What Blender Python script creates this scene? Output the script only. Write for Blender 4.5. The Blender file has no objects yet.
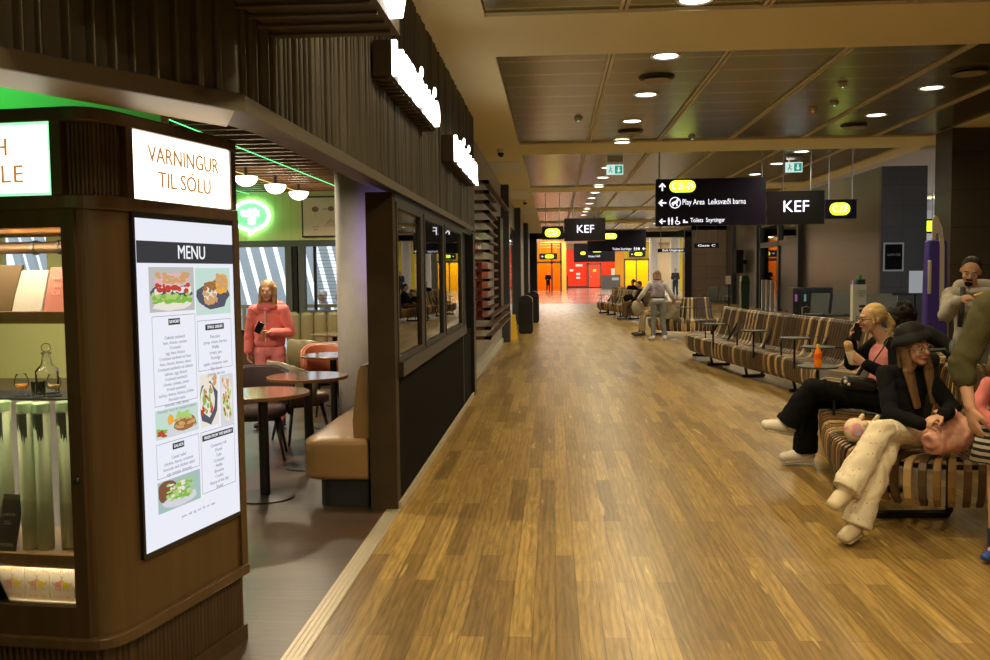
import bpy, bmesh, math, random
from mathutils import Vector, Matrix
random.seed(7)
PI = math.pi
SC = bpy.context.scene
COL = SC.collection
V = Vector

# ------------------------------------------------------------------ materials
_M = {}
def mat(name, col, rough=.5, metal=0., noise=0., nscale=8., bump=0., bscale=40., emit=None, es=0., coat=0., stretch=(1,1,1), spec=.5, alpha=None, aniso=0.):
    if name in _M: return _M[name]
    m = bpy.data.materials.new(name); m.use_nodes = True
    nt = m.node_tree; b = nt.nodes['Principled BSDF']
    b.inputs['Base Color'].default_value = (*col, 1)
    b.inputs['Roughness'].default_value = rough
    b.inputs['Metallic'].default_value = metal
    b.inputs['Coat Weight'].default_value = coat
    b.inputs['Coat Roughness'].default_value = .15
    b.inputs['Specular IOR Level'].default_value = spec
    if aniso: b.inputs['Anisotropic'].default_value = aniso
    if noise or bump:
        tc = nt.nodes.new('ShaderNodeTexCoord'); mp = nt.nodes.new('ShaderNodeMapping')
        mp.inputs['Scale'].default_value = stretch
        nt.links.new(tc.outputs['Object'], mp.inputs['Vector'])
    if noise:
        n = nt.nodes.new('ShaderNodeTexNoise'); n.inputs['Scale'].default_value = nscale; n.inputs['Detail'].default_value = 6
        r = nt.nodes.new('ShaderNodeValToRGB')
        r.color_ramp.elements[0].position = .3; r.color_ramp.elements[1].position = .7
        r.color_ramp.elements[0].color = (*[max(0, c*(1-noise)) for c in col], 1)
        r.color_ramp.elements[1].color = (*[min(1, c*(1+noise)) for c in col], 1)
        nt.links.new(mp.outputs[0], n.inputs['Vector']); nt.links.new(n.outputs['Fac'], r.inputs[0]); nt.links.new(r.outputs[0], b.inputs['Base Color'])
    if bump:
        n2 = nt.nodes.new('ShaderNodeTexNoise'); n2.inputs['Scale'].default_value = bscale; n2.inputs['Detail'].default_value = 4
        bp = nt.nodes.new('ShaderNodeBump'); bp.inputs['Strength'].default_value = bump; bp.inputs['Distance'].default_value = .01
        nt.links.new(mp.outputs[0], n2.inputs['Vector']); nt.links.new(n2.outputs['Fac'], bp.inputs['Height']); nt.links.new(bp.outputs[0], b.inputs['Normal'])
    if emit:
        b.inputs['Emission Color'].default_value = (*emit, 1); b.inputs['Emission Strength'].default_value = es
    _M[name] = m
    return m

def emis(name, col, s=1.):
    if name in _M: return _M[name]
    m = bpy.data.materials.new(name); m.use_nodes = True
    nt = m.node_tree; nt.nodes.clear()
    o = nt.nodes.new('ShaderNodeOutputMaterial'); e = nt.nodes.new('ShaderNodeEmission')
    e.inputs[0].default_value = (*col, 1); e.inputs[1].default_value = s
    nt.links.new(e.outputs[0], o.inputs[0]); _M[name] = m
    return m

def glass(name, tint=(1,1,1), ior=1.5, rough=0.0):
    if name in _M: return _M[name]
    m = bpy.data.materials.new(name); m.use_nodes = True
    nt = m.node_tree; nt.nodes.clear()
    o = nt.nodes.new('ShaderNodeOutputMaterial'); t = nt.nodes.new('ShaderNodeBsdfTransparent'); g = nt.nodes.new('ShaderNodeBsdfGlossy')
    f = nt.nodes.new('ShaderNodeFresnel'); mx = nt.nodes.new('ShaderNodeMixShader')
    t.inputs[0].default_value = (*tint, 1); g.inputs['Roughness'].default_value = rough; f.inputs[0].default_value = ior
    nt.links.new(f.outputs[0], mx.inputs[0]); nt.links.new(t.outputs[0], mx.inputs[1]); nt.links.new(g.outputs[0], mx.inputs[2])
    nt.links.new(mx.outputs[0], o.inputs[0]); _M[name] = m
    return m

def plank(name, c1, c2, mort, w, h, rot, rough, gscale=14., coat=.0, bumpd=.15, sap=.6):
    m = bpy.data.materials.new(name); m.use_nodes = True
    nt = m.node_tree; N = nt.nodes; L = nt.links; b = N['Principled BSDF']
    tc = N.new('ShaderNodeTexCoord'); mp = N.new('ShaderNodeMapping'); mp.inputs['Rotation'].default_value = (0, 0, rot)
    L.new(tc.outputs['Object'], mp.inputs['Vector'])
    br = N.new('ShaderNodeTexBrick'); br.offset = .37; br.offset_frequency = 2
    br.inputs['Color1'].default_value = (*c1, 1); br.inputs['Color2'].default_value = (*c2, 1); br.inputs['Mortar'].default_value = (*mort, 1)
    br.inputs['Scale'].default_value = 1; br.inputs['Mortar Size'].default_value = .0016; br.inputs['Mortar Smooth'].default_value = .4
    br.inputs['Brick Width'].default_value = w; br.inputs['Row Height'].default_value = h
    L.new(mp.outputs[0], br.inputs['Vector'])
    mp2 = N.new('ShaderNodeMapping'); mp2.inputs['Scale'].default_value = (1.2, 12, 1)
    L.new(mp.outputs[0], mp2.inputs['Vector'])
    n = N.new('ShaderNodeTexNoise'); n.inputs['Scale'].default_value = gscale/6; n.inputs['Detail'].default_value = 8; n.inputs['Distortion'].default_value = 1.6
    L.new(mp2.outputs[0], n.inputs['Vector'])
    # slow blotches of wear
    n3 = N.new('ShaderNodeTexNoise'); n3.inputs['Scale'].default_value = .8; n3.inputs['Detail'].default_value = 5
    L.new(mp.outputs[0], n3.inputs['Vector'])
    r = N.new('ShaderNodeValToRGB'); r.color_ramp.elements[0].position = .32; r.color_ramp.elements[1].position = .72
    r.color_ramp.elements[0].color = (.62, .6, .56, 1); r.color_ramp.elements[1].color = (1.15, 1.12, 1.05, 1)
    L.new(n.outputs['Fac'], r.inputs[0])
    mx = N.new('ShaderNodeMixRGB'); mx.blend_type = 'MULTIPLY'; mx.inputs[0].default_value = 1
    L.new(br.outputs['Color'], mx.inputs[1]); L.new(r.outputs[0], mx.inputs[2])
    # cathedral grain and pale sapwood streaks
    mp3 = N.new('ShaderNodeMapping'); mp3.inputs['Scale'].default_value = (.55, 5.5, 1); L.new(mp.outputs[0], mp3.inputs['Vector'])
    wv = N.new('ShaderNodeTexWave'); wv.bands_direction = 'Y'; wv.inputs['Scale'].default_value = 1.6; wv.inputs['Distortion'].default_value = 9; wv.inputs['Detail'].default_value = 3; wv.inputs['Detail Scale'].default_value = .9
    L.new(mp3.outputs[0], wv.inputs['Vector'])
    rw = N.new('ShaderNodeValToRGB'); rw.color_ramp.elements[0].color = (.74, .72, .68, 1); rw.color_ramp.elements[0].position = .05; rw.color_ramp.elements[1].color = (1.05, 1.05, 1.05, 1); rw.color_ramp.elements[1].position = .5
    L.new(wv.outputs['Fac'], rw.inputs[0])
    mg = N.new('ShaderNodeMixRGB'); mg.blend_type = 'MULTIPLY'; mg.inputs[0].default_value = .75
    L.new(mx.outputs[0], mg.inputs[1]); L.new(rw.outputs[0], mg.inputs[2])
    ns = N.new('ShaderNodeTexNoise'); ns.inputs['Scale'].default_value = 1.15; ns.inputs['Detail'].default_value = 2; L.new(mp2.outputs[0], ns.inputs['Vector'])
    rs_ = N.new('ShaderNodeValToRGB'); rs_.color_ramp.elements[0].position = .70; rs_.color_ramp.elements[0].color = (0, 0, 0, 1); rs_.color_ramp.elements[1].position = .73; rs_.color_ramp.elements[1].color = (sap, sap, sap, 1)
    L.new(ns.outputs['Fac'], rs_.inputs[0])
    ms = N.new('ShaderNodeMixRGB'); ms.inputs[2].default_value = (min(1, c1[0]*1.5), min(1, c1[1]*1.6), min(1, c1[2]*1.8), 1)
    L.new(rs_.outputs[0], ms.inputs[0]); L.new(mg.outputs[0], ms.inputs[1])
    L.new(ms.outputs[0], b.inputs['Base Color'])
    mr = N.new('ShaderNodeMapRange'); mr.inputs['To Min'].default_value = rough; mr.inputs['To Max'].default_value = rough+.1
    L.new(n3.outputs['Fac'], mr.inputs[0]); L.new(mr.outputs[0], b.inputs['Roughness'])
    bp = N.new('ShaderNodeBump'); bp.inputs['Strength'].default_value = bumpd; bp.inputs['Distance'].default_value = .004
    L.new(n.outputs['Fac'], bp.inputs['Height']); L.new(bp.outputs[0], b.inputs['Normal'])
    b.inputs['Coat Weight'].default_value = coat; b.inputs['Coat Roughness'].default_value = .2
    _M[name] = m
    return m

def tiles(name, col, mort, w, h, rough, axes='YZ', metal=0., offset=0., var=.12, msize=.006, bump=.3):
    """rectangular panels with joints; axes says which object axes run along the rows and up the wall"""
    m = bpy.data.materials.new(name); m.use_nodes = True
    nt = m.node_tree; N = nt.nodes; L = nt.links; b = N['Principled BSDF']
    tc = N.new('ShaderNodeTexCoord'); sx = N.new('ShaderNodeSeparateXYZ'); cx = N.new('ShaderNodeCombineXYZ')
    L.new(tc.outputs['Object'], sx.inputs[0])
    L.new(sx.outputs[axes[0]], cx.inputs['X']); L.new(sx.outputs[axes[1]], cx.inputs['Y'])
    br = N.new('ShaderNodeTexBrick'); br.offset = offset
    br.inputs['Color1'].default_value = (*[c*(1-var) for c in col], 1); br.inputs['Color2'].default_value = (*[c*(1+var) for c in col], 1); br.inputs['Mortar'].default_value = (*mort, 1)
    br.inputs['Scale'].default_value = 1; br.inputs['Mortar Size'].default_value = msize; br.inputs['Mortar Smooth'].default_value = .2
    br.inputs['Brick Width'].default_value = w; br.inputs['Row Height'].default_value = h
    L.new(cx.outputs[0], br.inputs['Vector'])
    L.new(br.outputs['Color'], b.inputs['Base Color'])
    inv = N.new('ShaderNodeMath'); inv.operation = 'SUBTRACT'; inv.inputs[0].default_value = 1
    L.new(br.outputs['Fac'], inv.inputs[1])
    bp = N.new('ShaderNodeBump'); bp.inputs['Strength'].default_value = bump; bp.inputs['Distance'].default_value = .01
    L.new(inv.outputs[0], bp.inputs['Height']); L.new(bp.outputs[0], b.inputs['Normal'])
    b.inputs['Roughness'].default_value = rough; b.inputs['Metallic'].default_value = metal
    _M[name] = m
    return m

# ------------------------------------------------------------------ mesh helpers
def BM(): return bmesh.new()
def box(bm, x0, x1, y0, y1, z0, z1):
    vs = [bm.verts.new((x, y, z)) for x in (x0, x1) for y in (y0, y1) for z in (z0, z1)]
    for f in ((0,1,3,2),(4,6,7,5),(0,4,5,1),(2,3,7,6),(0,2,6,4),(1,5,7,3)):
        bm.faces.new([vs[i] for i in f])
    return vs
def prism(bm, poly, z0, z1):
    a = [bm.verts.new((p[0], p[1], z0)) for p in poly]; c = [bm.verts.new((p[0], p[1], z1)) for p in poly]
    n = len(poly)
    bm.faces.new(a[::-1]); bm.faces.new(c)
    for i in range(n): bm.faces.new((a[i], a[(i+1) % n], c[(i+1) % n], c[i]))
def frame_of(d, ref=None):
    d = V(d).normalized()
    r = V(ref) if ref is not None else (V((0, 0, 1)) if abs(d.z) < .9 else V((1, 0, 0)))
    u = r - d*r.dot(d)
    if u.length < 1e-5: u = V((0, 1, 0)) - d*d.y
    u.normalize(); v = d.cross(u)
    return d, u, v
def loft(bm, rings, cap=True, closed=True):
    R = [[bm.verts.new(p) for p in r] for r in rings]
    n = len(R[0])
    for a, c in zip(R, R[1:]):
        for i in range(n if closed else n-1):
            bm.faces.new((a[i], a[(i+1) % n], c[(i+1) % n], c[i]))
    if cap:
        bm.faces.new(R[0][::-1]); bm.faces.new(R[-1])
    return R
def tube(bm, pts, r, seg=8, cap=True):
    pts = [V(p) for p in pts]; rr = r if isinstance(r, (list, tuple)) else [r]*len(pts)
    rings = []; u = None
    for i, p in enumerate(pts):
        d = (pts[min(i+1, len(pts)-1)] - pts[max(i-1, 0)])
        d, u, v = frame_of(d, u)
        rings.append([p + (u*math.cos(a)+v*math.sin(a))*rr[i] for a in [2*PI*k/seg for k in range(seg)]])
    loft(bm, rings, cap)
def cyl(bm, c, r, h, seg=20, r2=None):
    c = V(c); r2 = r if r2 is None else r2
    loft(bm, [[c+V((math.cos(2*PI*k/seg)*q, math.sin(2*PI*k/seg)*q, z)) for k in range(seg)] for q, z in ((r, 0), (r2, h))])
def lathe(bm, prof, c=(0, 0, 0), seg=24):
    c = V(c)
    if prof[0][0] > 1e-3 and prof[-1][0] > 1e-3 and abs(prof[0][0]-prof[-1][0]) < .001 and len(prof) > 3: prof = list(prof)+[prof[0]]; cap = False
    else: cap = True
    loft(bm, [[c+V((math.cos(2*PI*k/seg)*max(q, 1e-4), math.sin(2*PI*k/seg)*max(q, 1e-4), z)) for k in range(seg)] for q, z in prof], cap)
    if not cap: bmesh.ops.remove_doubles(bm, verts=bm.verts, dist=1e-6)
def ball(bm, c, r, seg=14):
    """ellipsoid: r scalar or xyz"""
    r = r if isinstance(r, (tuple, list)) else (r, r, r)
    m = Matrix.Translation(V(c)) @ Matrix.Diagonal((*r, 1))
    bmesh.ops.create_uvsphere(bm, u_segments=seg, v_segments=max(6, seg//2+2), radius=1, matrix=m)
def ecap(bm, p0, p1, a, b, ref=None, seg=14, flat=False):
    """tapered capsule, elliptic: a, b = radius or (ru, rv) at each end, u along ref"""
    p0, p1 = V(p0), V(p1)
    a = a if isinstance(a, tuple) else (a, a); b = b if isinstance(b, tuple) else (b, b)
    d, u, v = frame_of(p1-p0, ref)
    rings = []
    for t in (-1, -.9, -.65, -.35, 0):
        k = math.sqrt(max(1e-3, 1-t*t)); rings.append((p0+d*t*min(a), a[0]*k, a[1]*k))
    for t in ((0,) if flat else (0, .35, .65, .9, 1)):
        k = math.sqrt(max(1e-3, 1-t*t)); rings.append((p1+d*t*min(b), b[0]*k, b[1]*k))
    loft(bm, [[c+u*math.cos(2*PI*k/seg)*ru+v*math.sin(2*PI*k/seg)*rv for k in range(seg)] for c, ru, rv in rings])
def smoothall(me):
    me.polygons.foreach_set('use_smooth', [True]*len(me.polygons))
def part(name, bm, m, par=None, smooth=False, bevel=0., world=False, auto=None):
    if world and par is not None:
        bmesh.ops.translate(bm, vec=-par.location, verts=bm.verts)
    bmesh.ops.recalc_face_normals(bm, faces=bm.faces)
    me = bpy.data.meshes.new(name); bm.to_mesh(me); bm.free()
    for mm in (m if isinstance(m, (list, tuple)) else [m]): me.materials.append(mm)
    if smooth: smoothall(me)
    o = bpy.data.objects.new(name, me); COL.objects.link(o)
    if par is not None: o.parent = par
    if bevel:
        md = o.modifiers.new('bevel', 'BEVEL'); md.width = bevel; md.segments = 2; md.limit_method = 'ANGLE'
    if auto:
        me.set_sharp_from_angle(angle=auto) if hasattr(me, 'set_sharp_from_angle') else None
    return o
def wpart(name, bm, m, par, **k): return part(name, bm, m, par, world=True, **k)
def thing(name, label, cat, loc=(0, 0, 0), rotz=0., group=None):
    o = bpy.data.objects.new(name, None); COL.objects.link(o); o.empty_display_size = .1
    o.location = loc; o.rotation_euler = (0, 0, rotz); o['label'] = label; o['category'] = cat
    if group: o['group'] = group
    return o
def tag(o, label, cat, group=None):
    o['label'] = label; o['category'] = cat
    if group: o['group'] = group
    return o
def struct(name, bm, m, par=None, **k):
    o = part(name, bm, m, par, **k)
    if par is None: o['kind'] = 'structure'
    return o
def center(o):
    """move a one-mesh thing's origin to the bottom centre of its mesh"""
    me = o.data; xs = [v.co.x for v in me.vertices]; ys = [v.co.y for v in me.vertices]; zs = [v.co.z for v in me.vertices]
    c = V(((min(xs)+max(xs))/2, (min(ys)+max(ys))/2, min(zs)))
    me.transform(Matrix.Translation(-c)); o.location = o.location + c
    return o
def dup(root, loc=None, rotz=None, label=None, group=None):
    r = root.copy(); COL.objects.link(r)
    if loc is not None: r.location = loc
    if rotz is not None: r.rotation_euler = (0, 0, rotz)
    if label: r['label'] = label
    if group: r['group'] = group
    for ch in list(root.children):
        c = ch.copy(); COL.objects.link(c); c.parent = r
        for g in list(ch.children):
            d = g.copy(); COL.objects.link(d); d.parent = c
    return r
def text_mesh(s, size, ext=.002, align='CENTER', spacing=1., lines=1.):
    cu = bpy.data.curves.new('txt', 'FONT'); cu.body = s; cu.size = size; cu.extrude = ext; cu.align_x = align; cu.align_y = 'CENTER'
    cu.space_character = spacing; cu.space_line = lines; cu.resolution_u = 3
    o = bpy.data.objects.new('txt', cu); COL.objects.link(o)
    dg = bpy.context.evaluated_depsgraph_get()
    me = bpy.data.meshes.new_from_object(o.evaluated_get(dg))
    bpy.data.objects.remove(o); bpy.data.curves.remove(cu)
    return me
def basis(origin, right, up):
    right = V(right).normalized(); up = V(up).normalized(); n = right.cross(up)
    m = Matrix((right, up, n)).transposed().to_4x4(); m.translation = V(origin)
    return m
def text(s, size, m, par, origin, right, up, ext=.002, align='CENTER', name='lettering', width=None, spacing=1., lines=1., world=True):
    """lettering as real geometry, text runs along right, top towards up; width squeezes the line to that length"""
    me = text_mesh(s, size, ext, align, spacing, lines); me.name = name
    if width:
        xs = [v.co.x for v in me.vertices]; k = width/(max(xs)-min(xs))
        me.transform(Matrix.Diagonal((k, 1, 1, 1)))
    me.materials.clear(); me.materials.append(m)
    mw = basis(origin, right, up)
    if world and par is not None: mw = Matrix.Translation(-par.location) @ mw
    me.transform(mw)
    o = bpy.data.objects.new(name, me); COL.objects.link(o)
    if par is not None: o.parent = par
    return o
def lamp(name, kind, loc, power, col, size=.2, spread=None, rot=(0, 0, 0)):
    l = bpy.data.lights.new(name, kind); l.energy = power; l.color = col
    if kind == 'AREA':
        l.shape = 'DISK'; l.size = size
        if spread: l.spread = spread
    else: l.shadow_soft_size = size
    o = bpy.data.objects.new(name, l); COL.objects.link(o); o.location = loc; o.rotation_euler = rot
    return o
def catmull(P, t):
    n = len(P)-1; t = max(0, min(n-1e-6, t)); i = int(t); f = t-i
    p = [V(P[max(0, min(n, i+k))]) for k in (-1, 0, 1, 2)]
    return .5*((2*p[1])+(p[2]-p[0])*f+(2*p[0]-5*p[1]+4*p[2]-p[3])*f*f+(3*p[1]-p[0]-3*p[2]+p[3])*f**3)
# ------------------------------------------------------------------ camera, view
cam = bpy.data.cameras.new('camera'); cam.sensor_width = 36; cam.lens = 36*900/990; cam.clip_end = 300
co = bpy.data.objects.new('camera', cam); COL.objects.link(co); SC.camera = co
_p, _y, _r = .0625, .0653, -.0116
_f = V((-math.sin(_y)*math.cos(_p), math.cos(_y)*math.cos(_p), -math.sin(_p)))
_rt = V((math.cos(_y), math.sin(_y), 0)); _u = _rt.cross(_f)
_r2 = math.cos(_r)*_rt+math.sin(_r)*_u; _u2 = -math.sin(_r)*_rt+math.cos(_r)*_u
mw = Matrix((_r2, _u2, -_f)).transposed().to_4x4(); mw.translation = V((0, 0, 1.6)); co.matrix_world = mw
SC.view_settings.view_transform = 'Standard'; SC.view_settings.look = 'None'; SC.view_settings.gamma = 1; SC.view_settings.use_curve_mapping = False
SC.view_settings.exposure = 0.0
w = bpy.data.worlds.new('daylight'); SC.world = w; w.use_nodes = True
w.node_tree.nodes['Background'].inputs[0].default_value = (.80, .9, 1, 1); w.node_tree.nodes['Background'].inputs[1].default_value = 1.5

# ------------------------------------------------------------------ shared materials
plank('oak_planks', (.42, .275, .088), (.215, .132, .041), (.12, .065, .024), 1.15, .105, PI/2, .29)
plank('dark_cafe_planks', (.075, .043, .026), (.05, .03, .019), (.015, .01, .007), 1.4, .17, 0, .30, sap=.1)
tiles('pale_floor_tiles', (.27, .215, .165), (.2, .16, .13), 1.2, .6, .16, 'XY', bump=.05)
mat('cream_plaster', (.80, .72, .43), .75, bump=.05, bscale=60)
mat('white_plaster', (.62, .60, .55), .8)
m_ = mat('metal_ceiling_tiles', (.17, .15, .05), .27, .7, bump=.06, bscale=90)
_nt = m_.node_tree; _b = _nt.nodes['Principled BSDF']; _tc = _nt.nodes.new('ShaderNodeTexCoord'); _sx = _nt.nodes.new('ShaderNodeSeparateXYZ'); _dv = _nt.nodes.new('ShaderNodeMath'); _dv.operation = 'DIVIDE'; _dv.inputs[1].default_value = .6
_fr = _nt.nodes.new('ShaderNodeMath'); _fr.operation = 'FRACT'; _lt = _nt.nodes.new('ShaderNodeMath'); _lt.operation = 'LESS_THAN'; _lt.inputs[1].default_value = .06; _mx = _nt.nodes.new('ShaderNodeMixRGB'); _mx.inputs[1].default_value = (.17, .15, .05, 1); _mx.inputs[2].default_value = (.50, .44, .22, 1)
_nt.links.new(_tc.outputs['Object'], _sx.inputs[0]); _nt.links.new(_sx.outputs['Y'], _dv.inputs[0]); _nt.links.new(_dv.outputs[0], _fr.inputs[0]); _nt.links.new(_fr.outputs[0], _lt.inputs[0]); _nt.links.new(_lt.outputs[0], _mx.inputs[0]); _nt.links.new(_mx.outputs[0], _b.inputs['Base Color'])
mat('ceiling_track', (.62, .53, .32), .5)
mat('black_corrugated_metal', (.115, .10, .078), .36, .4, noise=.25, nscale=3, stretch=(1, 1, .3))
mat('bronze_metal', (.10, .075, .045), .55, .1)
mat('dark_post', (.045, .027, .012), .6, spec=.2, noise=.2, nscale=5)
mat('dark_flutes', (.007, .006, .005), .8, spec=.08)
mat('window_frame_metal', (.034, .031, .024), .4, .4)
tiles('grey_stone', (.30, .275, .235), (.12, .11, .095), 1.5, 1.1, .32, 'YZ', var=.05)
tiles('brown_stone', (.105, .086, .068), (.045, .037, .03), 1.3, .62, .30, 'YZ', var=.06)
tiles('dark_stone', (.058, .047, .038), (.02, .016, .014), .72, .55, .38, 'XZ', var=.06)
mat('pilaster_grey', (.06, .065, .075), .4, .4)
mat('near_black', (.014, .014, .015), .45)
mat('black_metal', (.018, .018, .018), .38, .5)
mat('steel', (.5, .5, .5), .28, 1.)
mat('threshold_aluminium', (.55, .47, .36), .4, .6)
mat('baseboard_grey', (.40, .34, .25), .5)
mat('green_panel', (.50, .52, .20), .6)
glass('clear_glass'); glass('cafe_glass', (.82, .84, .82), 1.55)
glass('orange_glass', (1, .55, .14), 1.5); glass('yellow_glass', (1, .80, .02), 1.5)
mat('orange_panel', (.88, .36, .05), .3)
mat('red_panel', (.75, .035, .012), .22)
mat('yellow_panel', (.85, .66, .01), .25)
emis('lamp_white', (1, .95, .86), 9.)

# ------------------------------------------------------------------ floors
b = BM(); box(b, -1.14, 9.2, -6, 47.2, -.1, 0); box(b, 9.2, 24, 13.9, 47.2, -.1, 0); struct('floor', b, _M['oak_planks'])
b = BM(); box(b, -12.1, -1.14, -6, 14.1, -.1, 0); struct('floor_cafe', b, _M['dark_cafe_planks'])
b = BM(); box(b, -24, -1.14, 14.1, 38, -.1, 0); struct('floor_atrium', b, _M['pale_floor_tiles'])
b = BM(); box(b, -2.4, 22, 47.2, 96, -.1, 0); struct('floor_hall', b, _M['pale_floor_tiles'])
b = BM()
for k in range(4): box(b, -1.145+k*.024, -1.145+k*.024+.019, -1, 6.0, 0, .009)
box(b, -1.145, -1.05, -1, 6.0, 0, .005)
struct('trim_threshold', b, _M['threshold_aluminium'])
b = BM(); box(b, -1.066, -1.045, 6.0, 12.0, 0, .05); box(b, -1.199, -1.17, 12.1, 46.5, 0, .10); struct('baseboard_left', b, _M['baseboard_grey'])

# ------------------------------------------------------------------ corridor ceiling: plaster with recessed metal panel fields
bays = [(-5.3, .05), (1.4, 7.32), (8.66, 14.52), (15.8, 21.86), (23.1, 29.2), (30.4, 36.4), (37.6, 44.0)]
ZC = 3.65; XL, XR = -.53, 5.9
b = BM()
box(b, -3.5, XL, -6, 47, ZC, ZC+.4)
box(b, XR, 14, -6, 15.8, ZC, ZC+.4)
ys = [-6]
for y0, y1 in bays:
    box(b, XL, XR, ys[-1], y0, ZC, ZC+.4); ys.append(y1)
box(b, XL, XR, ys[-1], 47, ZC, ZC+.4)
box(b, XR, 6.3, 15.8, 47, ZC, 5.4)
struct('ceiling', b, _M['cream_plaster'])
b = BM(); box(b, 6.2, 24, 14.3, 54, 5.4, 5.6); box(b, 13.9, 24, 14.0, 14.3, 0, 5.5); box(b, 6.2, 14.2, 15.6, 15.8, 3.6, 5.5); struct('ceiling_side', b, _M['white_plaster'])
for i, (y0, y1) in enumerate(bays):
    b = BM(); box(b, XL, XR, y0, y1, ZC+.03, ZC+.1)
    o = struct('ceiling_panels', b, _M['metal_ceiling_tiles'])
    b = BM()
    for x in (.57, 1.68, 2.79, 3.90, 5.01): box(b, x-.035, x-.008, y0, y1, ZC+.012, ZC+.03); box(b, x+.008, x+.035, y0, y1, ZC+.012, ZC+.03)
    struct('ceiling_track', b, _M['ceiling_track'], o)
# pale skylight patches left of the panel field
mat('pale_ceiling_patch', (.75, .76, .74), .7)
b = BM()
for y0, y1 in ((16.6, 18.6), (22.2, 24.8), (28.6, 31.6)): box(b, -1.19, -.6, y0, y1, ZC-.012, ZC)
struct('ceiling_patches', b, _M['pale_ceiling_patch'])

# ------------------------------------------------------------------ corrugated facade over the cafe
path = [V((-1.067, 12.0, 0)), V((-1.067, 3.01, 0)), V((-1.46, 2.34, 0)), V((-3.4, -1.0, 0)), V((-5.3, -4.3, 0))]
outl = []; rnd = random.Random(3)
for i in range(len(path)-1):
    a, c = path[i], path[i+1]; d = (c-a); L = d.length; d.normalize(); n = V((-d.y, d.x, 0))  # left of travel: towards the corridor
    if n.x < 0: n = -n
    s = .01; outl.append(a.copy())
    while s < L-.09:
        g = rnd.choice((.028, .034, .045, .06, .075)) if i == 0 else rnd.choice((.055, .065, .07, .08))
        wd = rnd.choice((.010, .014, .02)); dp = rnd.choice((.018, .026, .032))
        s += g*.7
        tw_ = .008+wd
        for j in range(9): outl.append(a+d*(s+tw_*(.5-.5*math.cos(PI*j/8)))+n*dp*math.sin(PI*j/8)**.8)
        s += tw_
outl.append(path[-1].copy())
inner = [V((-1.25, 12.0, 0)), V((-1.25, 3.75, 0)), V((-1.285, 3.53, 0)), V((-1.70, 2.70, 0)), V((-3.64, -.75, 0)), V((-5.5, -4.05, 0))]
b = BM()
va = [b.verts.new((p.x, p.y, 2.2)) for p in outl]; vb = [b.verts.new((p.x, p.y, ZC)) for p in outl]
for i in range(len(outl)-1): b.faces.new((va[i], va[i+1], vb[i+1], vb[i]))
fac = struct('wall_facade', b, _M['black_corrugated_metal'], smooth=True, auto=.75)
b = BM()   # solid core behind the sheets
oc = [p+V((-.01, 0, 0)) for p in path]
prism(b, [(p.x, p.y) for p in oc]+[(p.x, p.y) for p in inner[::-1]], 2.21, ZC)
struct('facade_core', b, _M['near_black'], fac)
def offs(P, e):
    out = []
    for i, p in enumerate(P):
        ns = []
        for j in (i-1, i):
            if 0 <= j < len(P)-1:
                d = (P[j+1]-P[j]).normalized(); n = V((-d.y, d.x, 0)); ns.append(n if n.x > 0 else -n)
        n = sum(ns, V()).normalized(); out.append(p+n*e/max(.5, n.dot(ns[0])))
    return out
b = BM(); po = offs(path, .04)
prism(b, [(p.x, p.y) for p in po]+[(p.x, p.y) for p in offs(path, .022)[::-1]], 2.152, 2.206); prism(b, [(p.x, p.y) for p in offs(path, .03)]+[(p.x, p.y) for p in inner[::-1]], 2.200, 2.212)
struct('trim_fascia', b, _M['bronze_metal'])
b = BM(); oo = offs(path, .02); prism(b, [(p.x, p.y) for p in (oo[1], oo[2], oo[3], inner[4], inner[3], inner[2])], 2.192, 2.199); struct('trim_soffit', b, mat('soffit_sign_lit', (.36, .28, .17), .5))  # paler bronze stands in for the sign's glow on this stretch

# ------------------------------------------------------------------ cafe window wall
b = BM(); box(b, -1.25, -1.067, 5.98, 6.10, 0, 2.152); struct('trim_post', b, _M['dark_post'])
b = BM(); box(b, -1.24, -1.085, 6.1, 12.0, .0, .90)
y = 6.12
while y < 10.6:
    box(b, -1.086, -1.072, y, y+.032, .05, .90); y += .045
struct('wall_left', b, _M['dark_flutes'])
wins = [(6.10, 7.25), (7.42, 8.68), (8.85, 10.42)]
b = BM()
box(b, -1.24, -1.03, 6.1, 10.62, .90, 1.0)
box(b, -1.24, -1.067, 6.1, 12.0, 2.10, 2.152)
for y0, y1 in ((7.25, 7.42), (8.68, 8.85), (10.42, 10.62)): box(b, -1.24, -1.067, y0, y1, 1.0, 2.1)
struct('trim_windows', b, _M['window_frame_metal'])
for i, (y0, y1) in enumerate(wins):
    b = BM()
    box(b, -1.10, -1.06, y0, y0+.04, 1.0, 2.1); box(b, -1.10, -1.06, y1-.04, y1, 1.0, 2.1); box(b, -1.10, -1.06, y0+.04, y1-.04, 1.0, 1.035); box(b, -1.10, -1.06, y0+.04, y1-.04, 2.06, 2.1)
    fr = struct('window_%d' % (i+1), b, _M['window_frame_metal'])
    b = BM(); box(b, -1.088, -1.080, y0+.04, y1-.04, 1.035, 2.06); struct('pane', b, _M['cafe_glass'], fr)
b = BM(); box(b, -1.18, -1.14, 10.65, 11.72, .02, 2.1); dr = struct('door_1', b, _M['near_black'])
b = BM(); box(b, -1.145, -1.08, 10.62, 10.72, 0, 2.1); box(b, -1.145, -1.04, 11.72, 11.98, 0, 2.12); struct('door_frame', b, _M['black_metal'], dr)
b = BM(); box(b, -1.14, -1.07, 10.78, 10.86, .98, 1.16); struct('lock_box', b, _M['pilaster_grey'], dr)

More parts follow.
